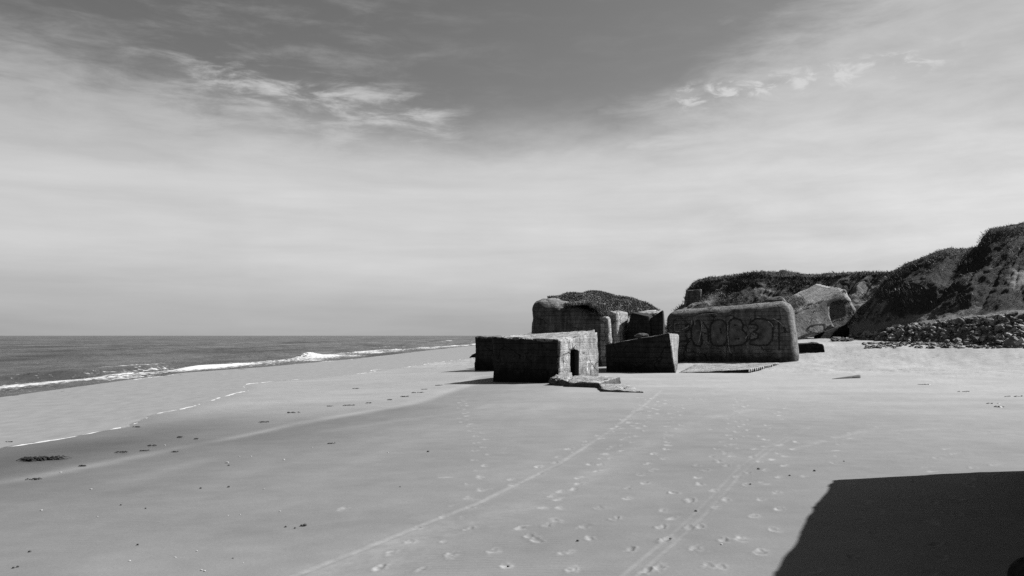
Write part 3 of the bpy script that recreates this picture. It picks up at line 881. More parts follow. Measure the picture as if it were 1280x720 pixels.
# --- T: tilted bunker with the arched opening
TY = 105.0
def tp(px, py, Y): return W(px, py, Y)
t_bot = [tp(990, 428, 104), tp(1023, 423.5, 104.3), tp(1076, 400, 104.6), tp(1066, 409, 112)]
# local frame: width axis along the tilted base, height axis across it
fl, fr = tp(985, 432, 104.2), tp(1077, 399.5, 105.6)
tl, tr = tp(975, 399, 107.0), tp(1058, 360.0, 107.4)
back = np.array([-1.2, 7.0, 1.2])
meT = block("wall", [fl, fr, fr + back, fl + back], [tl, tr, tr + back, tl + back], [M_SLAB, M_PALE], r=.5, cell=.35, amp=.07, edge=.2, seed=91, freq=.7)
opening = [(1045.5, 409.5), (1041.5, 402), (1039.3, 394), (1039.2, 385), (1041.5, 379.6), (1046, 377), (1051, 376.2), (1057, 376.6), (1061.5, 378), (1066, 388), (1070.5, 399.5), (1082, 414), (1060, 424), (1047, 416)]
opening = [(1055 + (a - 1055) * 1.12 - .5, 393 + (b - 393) * 1.08) for a, b in opening]
meT = cut(meT, prism([tp(a, b, 105.4) - np.array([.36, 1.0, .02]) * 3.2 for a, b in opening], [tp(a, b, 105.4) + np.array([.36, 1.0, .02]) * 3.4 for a, b in opening], M_DARK))  # cut faces painted near-black for the shade inside the opening
rT = empty("concrete_bunker", (tp(1030, 421, 106)))
tag(rT, "tilted grey concrete bunker with an arched dark opening, leaning at the foot of the dune", "bunker", "ruined concrete bunkers on the beach")
tT = wall_tree(meT)
put("wall", meT.copy(), parent=rT)
me = block("hollow_shade", [tp(1016, 432, 106.2), tp(1082, 430, 107.6), tp(1084, 430, 111), tp(1022, 432, 112)],
           [tp(1018, 419, 106.6), tp(1076, 399, 108.0), tp(1078, 399, 111), tp(1024, 417, 112)], [M_DARK], r=.2, cell=.4, amp=.15, edge=.2, seed=93)
put("hollow_shade", me, parent=rT)  # dark block added in place of the shaded hollow under the bunker
def c5(pts): return [(970 + a / 7.2, 350 + b / 7.2) for a, b in pts]
V, Fc = [], []
for st in ([(276, 446), (310, 412), (370, 400), (440, 398)], [(276, 446), (310, 464), (360, 480), (436, 474)], [(440, 398), (438, 474)]):
    ribbon(tT, c5(st), .16, .03, V=V, Fc=Fc)
put("graffiti", make_mesh("graffiti", V, Fc, M_PAINT_D), parent=rT)["label"] = "black painted outline of a fish shape"

# --- I: low dark chunk right of the graffiti wall
p0, p1 = G(994, 441.5), G(1032, 440.6)
me = block("concrete_lump", quad_base([p0[:2], p1[:2], (p1[0] + .6, p1[1] + 3), (p0[0], p0[1] + 3)], .4),
           [(p0[0], p0[1] + .1, p0[2] + 1.0), (p1[0] - .1, p1[1] + .1, p1[2] + .9), (p1[0] - .3, p1[1] + 2.6, p1[2] + 1.05), (p0[0], p0[1] + 3, p0[2] + 1.0)],
           [M_DARK], r=.18, cell=.25, amp=.12, edge=.2, seed=95, freq=1.2)
tag(put("concrete_lump", me, p1), "low dark broken chunk on the sand at the right end of the graffiti wall", "rubble")

# --- rubble slabs in front of the doorway
def pixslab(name, top, th, mats, seed, label, faces=None, r=.06, amp=.05, edge=.14):
    top = [W(*t) for t in top]
    bot = [np.array(t) - np.array([0, 0, th]) for t in top]
    me = block(name, bot, top, mats, r=r, cell=.16, amp=amp, edge=edge, seed=seed, faces=faces, freq=2.2)
    c = np.mean(top, axis=0); c[2] = float(ground_z(c[0], c[1]))
    tag(put(name, me, c), label, "rubble")
pixslab("broken_slab", [(709, 478, 47.6), (749, 478.6, 46.4), (776.5, 470.6, 50.6), (717, 469.6, 51.6)], .55, [M_MID, M_MID, M_SLAB], 101,
        "thick broken slab on the sand in front of the doorway", {'top': 2})
pixslab("broken_slab", [(752, 486.5, 43.2), (804, 489.6, 42.3), (784, 480.2, 47.6), (747, 479.0, 47.2)], .38, [M_MID, M_MID, M_SLAB], 102,
        "thin flat broken slab nearest the camera, its right corner sunk in the sand", {'top': 2})
pixslab("broken_slab", [(686, 471.6, 49.5), (713, 476.5, 48.2), (718, 465.5, 51.6), (698, 466.5, 51.4)], .7, [M_MID, M_MID, M_SLAB], 103,
        "heap of broken concrete piled at the left jamb of the doorway", {'top': 2}, r=.25, amp=.12, edge=.2)

# --- K: block sticking out of the dune end
me = block("concrete_block", [W(857.5, 386, 147), W(876, 386, 146), W(880, 386, 151), W(860, 386, 151)],
           [W(857.3, 363.5, 147), W(876, 361.5, 146), W(880, 361, 151), W(860, 362, 151)], [M_SKIN], r=.12, cell=.5, amp=.04, edge=.1, seed=111)
tag(put("concrete_block", me, W(866, 386, 148)), "square grey concrete corner sticking out of the far end of the dune cliff", "block")

# --- N: near bunker beside the camera, whose shadow crosses the sand
SUN_EL, SUN_AZ = R(43), R(14)          # azimuth measured from +x towards +y
sun_dir = Vector((math.cos(SUN_EL) * math.cos(SUN_AZ), math.cos(SUN_EL) * math.sin(SUN_AZ), math.sin(SUN_EL)))
hN = 5.0
def caster(px, py):
    g_ = G(px, py); k = (hN - g_[2]) / sun_dir.z
    return np.array([g_[0] + sun_dir.x * k, g_[1] + sun_dir.y * k, hN])
c1_, c2_, c3_ = caster(1035, 600.5), caster(955, 722), caster(1278, 594.5)
dl = (c1_ - c2_) / np.linalg.norm(c1_ - c2_)
near = c1_ - dl * 15.5
side = (c3_ - c1_) / np.linalg.norm(c3_ - c1_)
ring = [near, near + side * 9, c1_ + side * 9, c1_]
botN = [(p[0], p[1], -.5) for p in ring]
rN = empty("concrete_bunker", (float(c1_[0]) + 2, 10, 0))
tag(rN, "black corner of the bunker at lower right casting the broad shadow on the sand", "bunker", "ruined concrete bunkers on the beach")
me = block("wall", botN, ring, [M_SKIN], r=.12, cell=.25, amp=.05, edge=.22, seed=121, freq=1.0)
put("wall", me, parent=rN)
bq = W(1262, 702, 8.6) + np.array([-.16, 0, -.05])
Vb, Fb, mb = hexa([(bq[0] - .12, bq[1] - 1.5, -.3), (bq[0] + 2.8, bq[1] - 1.5, -.3), (bq[0] + 2.8, bq[1] + .25, -.3), (bq[0] + .12, bq[1] + .15, -.3)],
                  [(bq[0] + .0, bq[1] - 1.4, bq[2] + .05), (bq[0] + 2.8, bq[1] - 1.4, 1.0), (bq[0] + 2.8, bq[1] + .2, 1.0), (bq[0] + .14, bq[1] + .1, bq[2] + .08)], r=.2, cell=.1, amp=.03, edge=.05, seed=125)
put("broken_footing", make_mesh("broken_footing", Vb, np.array(Fb), M_DARK), parent=rN)


# ------------------------------------------------------------------ dunes
def dune(name, cols, nsub, noise_amp, seed, label, px_step=1.2):
    """cols: (px, [(py, Y), ...]) profile from the beach up to the crest and back"""
    cols = [(c[0], [(c[1][0][0] + 14, c[1][0][1] - .4)] + c[1][1:]) for c in cols]
    pxs = np.array([c[0] for c in cols], float)
    K = len(cols[0][1])
    py = np.array([[k[0] for k in c[1]] for c in cols]); YY = np.array([[k[1] for k in c[1]] for c in cols], float)
    PX = np.arange(pxs[0], pxs[-1] + .01, px_step)
    pyi = np.stack([np.interp(PX, pxs, py[:, k]) for k in range(K)], 1)
    Yi = np.stack([np.interp(PX, pxs, YY[:, k]) for k in range(K)], 1)
    tt = np.concatenate([np.linspace(i, i + 1, nsub[i], endpoint=False) for i in range(K - 1)] + [[K - 1]])
    pyf = np.stack([np.interp(tt, np.arange(K), pyi[i]) for i in range(len(PX))])
    Yf = np.stack([np.interp(tt, np.arange(K), Yi[i]) for i in range(len(PX))])
    P = np.zeros(pyf.shape + (3,))
    c, s = math.cos(PITCH), math.sin(PITCH)
    cx = ((PX - 640) / F)[:, None]; cy = -(pyf - 360) / F
    dyy = c - s * cy
    P[..., 0] = cx / dyy * Yf; P[..., 1] = Yf; P[..., 2] = CAM[2] + (s + c * cy) / dyy * Yf
    for _ in range(2):
        Q = P.copy()
        Q[:, 1:-1] = (P[:, :-2] + 2 * P[:, 1:-1] + P[:, 2:]) / 4
        P = Q
    # normals
    du = np.gradient(P, axis=0); dv = np.gradient(P, axis=1)
    N = np.cross(du, dv); N /= np.maximum(np.linalg.norm(N, axis=-1, keepdims=True), 1e-9)
    N *= np.sign(N[..., 2:3] + 1e-6)
    x, y, z = P[..., 0], P[..., 1], P[..., 2]
    kk = np.clip(tt, 0, K - 1)[None, :]
    a = noise_amp(kk) * np.ones_like(x)
    n = fbm(x * .22, y * .22, z * .3, seed=seed, octs=6, gain=.6)
    gul = np.abs(fbm((x * .28 - z * .34), y * .05, z * .02, seed=seed + 9, octs=4))
    P = P + N * (a * (.42 * n + 1.3 * (gul - .35)))[..., None]
    veg = fbm(x * .13, y * .13, z * .22, seed=seed + 20, octs=4, gain=.6)
    return P, kk, veg, N


def dune_material():
    m = bpy.data.materials.new("dune_slope"); g = NT(m)
    co = g.n("ShaderNodeTexCoord").outputs["Object"]
    a = g.n("ShaderNodeAttribute", attribute_name="veg").outputs["Fac"]
    n1 = g.noise(co, 1.1, 8, .75); n2 = g.noise(co, .35, 4, .6); n3 = g.noise(co, 4, 6, .75)
    k = g.mapr(g.math('ADD', a, g.math('MULTIPLY', g.math('SUBTRACT', n1, .5), 2.4)), .2, .8, 0, 1, True)
    sand = g.math('MULTIPLY', g.mapr(n2, .3, .7, .8, 1.15), g.math('MULTIPLY', g.mapr(n3, .3, .7, .6, 1.3), .15))
    vegc = g.math('MULTIPLY', g.mapr(n3, .3, .7, .5, 1.5), .035)
    v = g.math('ADD', g.math('MULTIPLY', sand, g.math('SUBTRACT', 1.0, k)), g.math('MULTIPLY', vegc, k))
    h = g.math('ADD', n1, g.math('MULTIPLY', n3, .5))
    finish(g, v, .95, h, .9, .5, .1)
    return m


M_DUNE = dune_material()


def blades(points, normals, count, hmin, hmax, wid, lean, seed, clump=.9, wind=(-.25, -.1), droop=.35):
    r = np.random.default_rng(seed)
    i = r.integers(0, len(points), count)
    base = points[i] + np.stack([r.normal(0, .22, count), r.normal(0, .22, count), np.zeros(count)], 1)
    n = normals[i]
    up = np.array([0, 0, 1.0]) * .75 + n * .45
    d = up + r.normal(0, lean, (count, 3)) + np.array([wind[0], wind[1], 0])
    d /= np.linalg.norm(d, axis=1, keepdims=True)
    cl = np.clip(.75 + clump * fbm(base[:, 0] * .7, base[:, 1] * .7, seed=seed + 5, octs=3), .25, 1.6)
    h = (r.uniform(hmin, hmax, count) * cl)[:, None]
    side = np.cross(d, r.normal(0, 1, (count, 3))); side /= np.linalg.norm(side, axis=1, keepdims=True)
    w = wid * r.uniform(.6, 1.3, count)[:, None]
    mid = base + d * h * .55
    out = d.copy(); out[:, 2] = 0
    tip = base + d * h + out * h * droop - np.array([0, 0, 1]) * h * droop * .3
    base = base - d * .15
    V = np.concatenate([base - side * w, base + side * w, mid + side * w * .8, mid - side * w * .8, tip], 0)
    k = np.arange(count)
    q = np.stack([k, k + count, k + 2 * count, k + 3 * count], 1)
    t = np.stack([k + 3 * count, k + 2 * count, k + 4 * count, k + 4 * count], 1)
    return V, q, t[:, :3]


def grass_mesh(parts, name, mats):
    Vs, Fs, mi, off = [], [], [], 0
    for (V, q, t), m in parts:
        Vs.append(V); Fs.append((q + off, t + off)); off += len(V); mi += [m] * len(q) + [m] * len(t)
    V = np.concatenate(Vs)
    me = bpy.data.meshes.new(name)
    me.vertices.add(len(V)); me.vertices.foreach_set("co", V.astype(np.float32).ravel())
    loops, starts, tot = [], [], []
    s = 0
    for q, t in Fs:
        loops.append(q.ravel()); starts.append(s + np.arange(len(q)) * 4); tot.append(np.full(len(q), 4)); s += len(q) * 4
        loops.append(t.ravel()); starts.append(s + np.arange(len(t)) * 3); tot.append(np.full(len(t), 3)); s += len(t) * 3
    me.loops.add(s); me.loops.foreach_set("vertex_index", np.concatenate(loops).astype(np.int32))
    n = sum(len(x) for x in starts)
    me.polygons.add(n)
    me.polygons.foreach_set("loop_start", np.concatenate(starts).astype(np.int32))
    me.polygons.foreach_set("loop_total", np.concatenate(tot).astype(np.int32))
    for m in mats: me.materials.append(m)
    me.polygons.foreach_set("material_index", np.array(mi, np.int32))
    me.update(calc_edges=True)
    return me


# near hill. columns: px, [(sand start), (top of stones), (foot of the steep face), (mid), (crest), (back), (far back)]
near_cols = [
    (1062, [(424, 101), (420, 103), (412, 104.5), (409, 106), (407, 107), (409, 109), (430, 135)]),
    (1070, [(426, 99), (421, 101.5), (411, 103), (404, 105), (399, 106), (401, 109), (430, 140)]),
    (1082, [(428, 97), (421, 99.5), (411, 102), (394, 104.5), (383, 106), (384, 110), (415, 145)]),
    (1098, [(429, 94), (418, 97.5), (409, 100), (382, 103), (361, 106), (361, 111), (385, 150)]),
    (1112, [(430, 92), (416, 95.5), (406, 98.5), (372, 102), (341.5, 106), (340, 112), (350, 150)]),
    (1130, [(430, 90), (413, 93.5), (403, 97), (368, 101), (334, 105), (333, 112), (343, 150)]),
    (1150, [(431, 88), (410, 91.5), (400, 95), (362, 99), (326, 104), (325, 112), (338, 150)]),
    (1170, [(431, 86), (407, 90), (397, 93), (358, 97.5), (319, 103), (317, 112), (334, 150)]),
    (1190, [(431, 84.5), (404, 88.5), (395, 91.5), (355, 97), (312, 104), (310, 112), (330, 150)]),
    (1207, [(431, 83), (402, 87), (393, 90), (352, 96), (313, 103), (311.5, 111), (328, 150)]),
    (1222, [(431, 82), (400, 86), (391, 89), (350, 95.5), (310, 102), (309, 110), (325, 150)]),
    (1228, [(431, 81), (399.5, 85.5), (391, 88.5), (346, 95.5), (298, 102), (297, 110), (322, 150)]),
    (1238, [(431, 80), (399, 85), (390, 88), (343, 95), (288, 102), (287, 110), (320, 150)]),
    (1262, [(432, 78), (396, 83), (387, 86.5), (338, 94), (283, 101), (281.5, 110), (318, 150)]),
    (1280, [(432, 77), (394, 82), (385, 86), (336, 94), (280, 101), (278, 110), (315, 150)]),
    (1350, [(434, 74), (391, 80), (381, 85), (334, 95), (276, 103), (274, 113), (305, 150)]),
    (1500, [(438, 66), (388, 73), (378, 79), (336, 92), (290, 104), (288, 115), (310, 150)]),
    (1800, [(446, 55), (392, 62), (384, 68), (345, 85), (305, 102), (303, 115), (320, 150)]),
]
near_amp = lambda k: np.interp(k, [0, .9, 1.5, 2.2, 3, 4, 5, 6], [.04, .08, .15, .7, 1.1, .5, .4, .5])
P, kk, veg, N = dune("dune", near_cols, [14, 8, 30, 34, 12, 10], near_amp, 200, "")
kk = kk * np.ones(P.shape[:2])
vg = .36 + veg * .9 + .45 * sstep(2.6, 4, kk) - 1.2 * (1 - sstep(1.5, 2.1, kk)) + .3 * sstep(2.0, 2.4, kk)
Vd, Fd = strip_mesh(P[..., 0], P[..., 1], P[..., 2])
me = make_mesh("dune", Vd, Fd, M_DUNE)
attr(me, "veg", vg.ravel())
tag(put("dune", me), "steep grassy dune rising at the right edge above the stones", kind="structure")
near_P, near_vg, near_N, near_k = P, vg, N, kk

far_cols = [
    (826, [(424, 135), (421, 140), (419, 146), (418, 150), (418, 153), (419, 160), (421, 260)]),
    (846, [(424, 132), (412, 138), (398, 144), (392, 148), (389, 151), (392, 160), (421, 260)]),
    (856, [(424, 130), (408, 136), (394, 142), (386, 147), (381, 150), (384, 160), (420, 260)]),
    (860, [(424, 130), (406, 136), (392, 142), (381, 147), (363, 150), (362, 160), (400, 260)]),
    (866, [(424, 129), (404, 136), (391, 141), (373, 147.5), (355, 150), (354, 160), (380, 260)]),
    (875, [(424, 129), (403, 135), (390, 140), (370, 147), (350.5, 149), (350, 160), (365, 260)]),
    (900, [(424, 128), (402, 134), (388, 140), (366, 145.5), (347, 148), (346, 160), (358, 260)]),
    (915, [(424, 127), (402, 133), (387, 139), (364, 144.5), (345, 147), (344, 160), (355, 260)]),
    (935, [(424, 126), (401, 132), (386, 138), (361, 143.5), (341, 146), (340.5, 160), (353, 260)]),
    (970, [(424, 124), (400, 130), (385, 137), (360, 142.5), (342.5, 144.5), (341.5, 160), (352, 260)]),
    (1010, [(424, 121), (400, 128), (384, 135), (360, 140.5), (344, 142.5), (343, 160), (352, 260)]),
    (1060, [(424, 118), (399, 125), (384, 132), (360, 138), (344, 140), (342, 160), (352, 260)]),
    (1110, [(424, 115), (398, 122), (383, 129), (358, 135), (342.5, 137), (341, 160), (352, 260)]),
    (1200, [(424, 112), (398, 119), (383, 126), (352, 132), (338, 134), (337, 160), (350, 260)]),
    (1300, [(424, 110), (398, 117), (383, 124), (352, 130), (338, 132), (337, 160), (350, 260)]),
]
far_amp = lambda k: np.interp(k, [0, 1, 2, 2.8, 3.4, 4, 5, 6], [.1, .5, .9, 1.1, .8, .4, .5, .8])
P, kk, veg, N = dune("dune", far_cols, [10, 18, 30, 30, 12, 10], far_amp, 300, "", 1.0)
kk = kk * np.ones(P.shape[:2])
x, z = P[..., 0], P[..., 2]
vg = .45 + veg * .9 + .5 * sstep(3.6, 4, kk) - .15 * np.exp(-((kk - 2.2) / .5) ** 2)
Vd, Fd = strip_mesh(P[..., 0], P[..., 1], P[..., 2])
me = make_mesh("dune_cliff", Vd, Fd, M_DUNE)
attr(me, "veg", vg.ravel())
tag(put("dune_cliff", me), "dark eroded dune cliff with a flat grassy top behind the bunkers", kind="structure")

# low dune far along the shore
xs = np.linspace(-8, 120, 90); ys = np.linspace(470, 640, 30)
XX, YY = np.meshgrid(xs, ys, indexing='ij')
ZZ = -.8 + (7.0 * sstep(-6, 22, XX) + .8 * fbm(XX * .06, YY * .04, seed=400, octs=4)) * sstep(470, 510, YY) * sstep(640, 600, YY) * sstep(-8, 0, XX)
Vd, Fd = strip_mesh(XX, YY, ZZ)
me = make_mesh("distant_dune", Vd, Fd, plain("pale_dune_sand", .15, .9, .3, .2))
tag(put("distant_dune", me), "low pale dune far along the shore", kind="structure")

# marram grass on the dunes
def pick(Pm, Nm, mask): return Pm[mask], Nm[mask]
parts = []
m1 = (near_k > 3.75) & (near_k < 5.4) & (Vd is not None)
a, b = pick(near_P, near_N, m1 & (near_P[..., 1] < 118)); parts.append((blades(a, b, 15000, .12, .36, .028, .42, 1), 0))
m2 = (near_vg > .8) & (near_k > 2.05) & (near_k <= 3.9)
a, b = pick(near_P, near_N, m2); parts.append((blades(a, b, 3500, .1, .32, .03, .4, 2), 0))
pale_noise = fbm(near_P[..., 0] * .25, near_P[..., 1] * .25, near_P[..., 2] * .4, seed=210, octs=3)  # noise that picks patches of paler blades
m3 = (pale_noise > .35) & (near_k > 2.3) & (near_k <= 4.2)
a, b = pick(near_P, near_N, m3); parts.append((blades(a, b, 5000, .15, .45, .03, .4, 3), 1))
m4 = (kk > 3.8) & (kk < 4.8)
a, b = pick(P, N, m4); parts.append((blades(a, b, 11000, .15, .5, .04, .42, 4), 0))
m5 = (vg > .8) & (kk > 1.0) & (kk <= 3.8)
a, b = pick(P, N, m5); parts.append((blades(a, b, 4000, .2, .6, .04, .45, 5), 0))
pale_noise = fbm(P[..., 0] * .2, P[..., 1] * .2, P[..., 2] * .35, seed=310, octs=3)
m6 = (pale_noise > .45) & (kk > 1.2) & (kk < 3.2)
a, b = pick(P, N, m6); parts.append((blades(a, b, 3000, .2, .5, .04, .45, 6), 1))
tag(put("marram_grass", grass_mesh(parts, "marram_grass", [M_GRASS, M_GRASS_PALE])), "dark marram grass tufts along the dune crest and slopes", "grass", kind="stuff")


def roof_points(ring, nu=70, nv=90, u0=.0, v0=0., bulge=.5, seed=0, edge=None):
    ring = [np.array(p, float) for p in ring]
    u = np.linspace(u0, 1, nu); v = np.linspace(v0, 1, nv)
    U, Vv = np.meshgrid(u, v, indexing='ij')
    Pm = (ring[0] * ((1 - U) * (1 - Vv))[..., None] + ring[1] * (U * (1 - Vv))[..., None] + ring[2] * (U * Vv)[..., None] + ring[3] * ((1 - U) * Vv)[..., None])
    return Pm, U, Vv


def turf(name, ring, label, bulge, count, hmin, hmax, seed, cover, pale=.0):
    Pm, U, Vv = roof_points(ring)
    n = fbm(Pm[..., 0] * .28, Pm[..., 1] * .28, seed=seed, octs=3)
    c = np.clip(cover(U, Vv) + .12 * n, -1, 1)
    hgt = bulge * sstep(0, .5, c) * (1 + .22 * n) - .35 * (c <= 0)
    Q = Pm.copy(); Q[..., 2] += hgt
    du = np.gradient(Q, axis=0); dv = np.gradient(Q, axis=1)
    Nn = np.cross(du, dv); Nn /= np.maximum(np.linalg.norm(Nn, axis=-1, keepdims=True), 1e-9)
    mask = c > .02
    parts = [(blades(Q[mask], Nn[mask], int(count * (1 - pale)), hmin, hmax, .026, .45, seed, .35), 0)]
    if pale: parts.append((blades(Q[mask], Nn[mask], int(count * pale), hmin, hmax, .026, .45, seed + 1, .35), 1))
    idx = np.arange(Q.shape[0] * Q.shape[1]).reshape(Q.shape[:2])
    fq = np.stack([idx[:-1, :-1], idx[1:, :-1], idx[1:, 1:], idx[:-1, 1:]], -1).reshape(-1, 4)
    ok = (c > -.05).ravel()
    fq = fq[ok[fq].all(1)]
    parts.append(((Q.reshape(-1, 3), fq, np.zeros((0, 3), int)), 0))
    me = grass_mesh(parts, name, [M_GRASS, M_GRASS_PALE])
    o = put(name, me, np.mean(ring, axis=0))
    tag(o, label, "grass", kind="stuff")


Gt = [np.array(p) for p in G_top]
turf("roof_grass", Gt, "thick dark grass covering the roof of the tallest bunker", .68, 70000, .10, .30, 500,
     lambda U, V: np.minimum(np.minimum(.95 * V + .62 * U - .17 - .5 * np.exp(-((U - .3) / .24) ** 2 - ((V - .08) / .17) ** 2), np.minimum((1.0 - U) * 1.8 + .06, (U - .07) * 2.2)), (1.0 - V) * 3 + .05), .35)
Tt = [tl, tr, tr + back, tl + back]
turf("roof_grass", Tt, "pale tufts of grass along the upper left edge of the tilted bunker", .25, 3200, .15, .4, 520,
     lambda U, V: np.minimum((.6 - U) * 2, .1 + V) - .1, .9)

# ------------------------------------------------------------------ boulders at the foot of the dune
protos = []
for k in range(8):
    protos.append(lump((0, 0, 0), 1.0, rng.uniform(.7, .95), rng.uniform(.5, .75), M_STONE, 600 + k, "boulder", .7, 2))
dune_tree = None
deps = []
nb = near_P
slots = []
tries = 0
pxlo = 1042
PXc = np.arange(near_cols[0][0], near_cols[-1][0] + .01, 1.2)
def stone_surface(px, frac):
    """frac 0..1 from the sand edge to the top of the stone belt"""
    i = int(np.clip(round((px - PXc[0]) / 1.2), 0, len(PXc) - 1))
    kcol = near_k[i]
    t = frac * 1.0
    j = np.argmin(np.abs(kcol - t))
    return near_P[i, j]
while len(slots) < 2100 and tries < 16000:
    tries += 1
    px = 1044 + (1286 - 1044) * rng.random() ** 1.15
    w = np.interp(px, [1044, 1075, 1110, 1160, 1286], [.3, 1.25, 1.5, 1.45, 1.0])
    fr = rng.random() * w
    sz = rng.choice([.22, .3, .38, .5, .62], p=[.3, .34, .24, .09, .03]) * rng.uniform(.55, .9)
    if rng.random() < .16 and px > 1080:
        p = G(px, 429.5 + 6.5 * rng.random() ** 2); sz = min(sz, .26)
    elif px < 1064:
        p = G(px, rng.uniform(423.5, 427))
        if rng.random() < .7: continue
    else:
        p = stone_surface(px, fr) + np.array([rng.normal(0, .3), rng.normal(0, .3), 0])
    slots.append((px, p, sz))
slots.sort(key=lambda s_: -s_[2] / s_[1][1])
for k, (px, p, sz) in enumerate(slots[:300]):
    o = bpy.data.objects.new("boulder", protos[k % 8])
    COL.objects.link(o)
    o.location = (p[0], p[1], p[2] + sz * .12)
    o.scale = (sz, sz, sz)
    o.rotation_euler = (rng.uniform(-.4, .4), rng.uniform(-.4, .4), rng.uniform(0, 6.28))
    tag(o, "grey boulder lying in the belt of stones at the foot of the dune", "boulder", "boulders heaped at the foot of the dune")
Vs, Fs, off = [], [], 0
for k, (px, p, sz) in enumerate(slots[300:]):
    me = protos[k % 8]
    co = np.array([v.co[:] for v in me.vertices])
    a = rng.uniform(0, 6.28); ca, sa = math.cos(a), math.sin(a)
    Rm = np.array([[ca, -sa, 0], [sa, ca, 0], [0, 0, 1]])
    Vs.append(co @ Rm.T * sz + np.array([p[0], p[1], p[2] + sz * .12]))
    Fs.append(np.array([tuple(q.vertices) for q in me.polygons]) + off); off += len(co)
tag(put("small_boulders", make_mesh("small_boulders", np.concatenate(Vs), np.concatenate(Fs), M_STONE, False)),
    "smaller stones filling the belt of boulders at the foot of the dune", "boulders", "boulders heaped at the foot of the dune", "stuff")

# ------------------------------------------------------------------ driftwood, seaweed, shells
pa, pb = G(1041, 474.2), G(1075, 472.8)
me = block("driftwood_plank", [(pa[0], pa[1], pa[2] - .06), (pb[0], pb[1] - .1, pb[2] - .1), (pb[0] + .1, pb[1] + .3, pb[2] - .1), (pa[0], pa[1] + .15, pa[2] - .06)],
           [(pa[0], pa[1], pa[2] + .04), (pb[0], pb[1] - .1, pb[2] + .22), (pb[0] + .1, pb[1] + .3, pb[2] + .24), (pa[0], pa[1] + .15, pa[2] + .04)],
           [M_WOOD], r=.02, cell=.2, amp=.008, edge=.01, seed=130, freq=2)
tag(put("driftwood_plank", me, pa), "dark wedge shaped piece of driftwood on the sand right of the bunkers", "driftwood")


def weed(px, py, ln, ht, seed, n=18):
    c = G(px, py)
    r = random.Random(seed)
    V, Fc = [], []
    for k in range(n):
        x0 = r.uniform(-.5, .5) * ln; y0 = r.gauss(0, .12 * ln * .5); a = r.uniform(-.5, .5) + (math.pi if r.random() < .5 else 0)
        L = r.uniform(.12, .3) * ln + .03; w = r.uniform(.06, .14) * min(ln, .4) + .006
        base = len(V)
        for i in range(5):
            t = i / 4
            x = x0 + math.cos(a) * L * t; y = y0 + math.sin(a) * L * t + .1 * L * math.sin(t * 5 + k)
            z = float(ground_z(c[0] + x, c[1] + y)) + ht * (.25 + r.random() * .75) * math.sin(math.pi * min(1, t + .1)) + .004
            ww = w * (1 - .7 * t)
            V += [(c[0] + x - ww * math.sin(a), c[1] + y + ww * math.cos(a), z), (c[0] + x, c[1] + y, z + ww * .6), (c[0] + x + ww * math.sin(a), c[1] + y - ww * math.cos(a), z - .004)]
        for i in range(4):
            for j in range(2):
                q = base + i * 3 + j
                Fc.append((q, q + 1, q + 4, q + 3))
    me = make_mesh("seaweed", V, Fc, M_WEED)
    return put("seaweed", me, c)


tag(weed(52, 575, 1.05, .09, 1, 60), "long black heap of seaweed on the wet sand at the left edge", "seaweed")
k = 2
for (px, py, ln) in [(100, 583, .2), (41, 600, .3), (191, 557.5, .25), (154, 566, .3), (180, 564, .2), (220, 565.5, .2), (227, 547, .3), (245, 549, .2), (365, 516, .5), (412, 508, .3), (437, 507, .5),
                     (507, 496, .5), (522, 491, .6), (547, 482, .5), (530, 487, .3), (172, 534, .25), (445, 486, .4), (415, 555, .2), (12, 553, .25), (462, 504, .3), (486, 500, .3), (330, 528, .3)]:
    tag(weed(px, py, ln, .03, k, 9), "small black scrap of seaweed on the tide line between the water and the bunkers", "seaweed", "seaweed scraps along the tide line"); k += 1
for (px, py, ln) in [(1253, 509, .5), (1240, 505, .5), (1268, 496, .7), (1154, 481, .6), (1133, 462, .8), (1205, 490, .5)]:
    tag(weed(px, py, ln, .04, k, 10), "dark strand of washed up weed on the pale sand at the right", "seaweed", "weed strands on the right of the beach"); k += 1
sh = lump((0, 0, 0), 1, .75, .4, M_SHELL, 700, "shell", .25, 1)
for (px, py, s_) in [(114, 612, .05), (52, 639, .05), (122, 646, .03), (162, 702, .035), (246, 689, .03), (219, 698, .035), (252, 714, .03), (206, 557, .06), (76, 591, .05), (284, 579, .08), (299, 571, .05),
                     (314, 571, .05), (902, 681, .04), (256, 715, .03), (304, 704, .02), (285, 645, .03), (300, 644, .03), (355, 575, .06), (390, 560, .05), (330, 612, .04), (485, 566, .05), (350, 640, .03)]:
    c = G(px, py)
    o = bpy.data.objects.new("shell", sh); COL.objects.link(o)
    o.location = (c[0], c[1], c[2] + s_ * .2); o.scale = (s_ * .55, s_ * .55, s_ * .55); o.rotation_euler = (0, 0, rng.uniform(0, 6))
    tag(o, "tiny white shell lying on the damp sand", "shell", "white shells scattered over the sand")
pb_ = lump((0, 0, 0), 1, .8, .6, M_PEB, 710, "pebble", .3, 1)
for (px, py, s_) in [(37, 691, .05), (17, 711, .04), (22, 709, .04), (172, 682, .04), (151, 632, .04), (182, 636, .035), (286, 609, .05), (251, 611, .05), (291, 699, .03), (377, 658, .05), (381, 658, .07), (357, 659, .04), (369, 661, .035),
                     (535, 565, .07), (722, 677, .045), (635, 710, .04), (948, 587, .07), (938, 606, .04), (870, 640, .05), (838, 674, .035), (286, 582, .05), (500, 609, .03), (1018, 589, .06), (987, 595, .05), (1055, 577, .04)]:
    c = G(px, py)
    o = bpy.data.objects.new("pebble", pb_); COL.objects.link(o)
    o.location = (c[0], c[1], c[2] + s_ * .2); o.scale = (s_ * .55, s_ * .55, s_ * .55); o.rotation_euler = (0, 0, rng.uniform(0, 6))
    tag(o, "small dark pebble lying on the open sand", "pebble", "dark pebbles scattered over the sand")

for o in S.objects:
    if "_o" in o: del o["_o"]

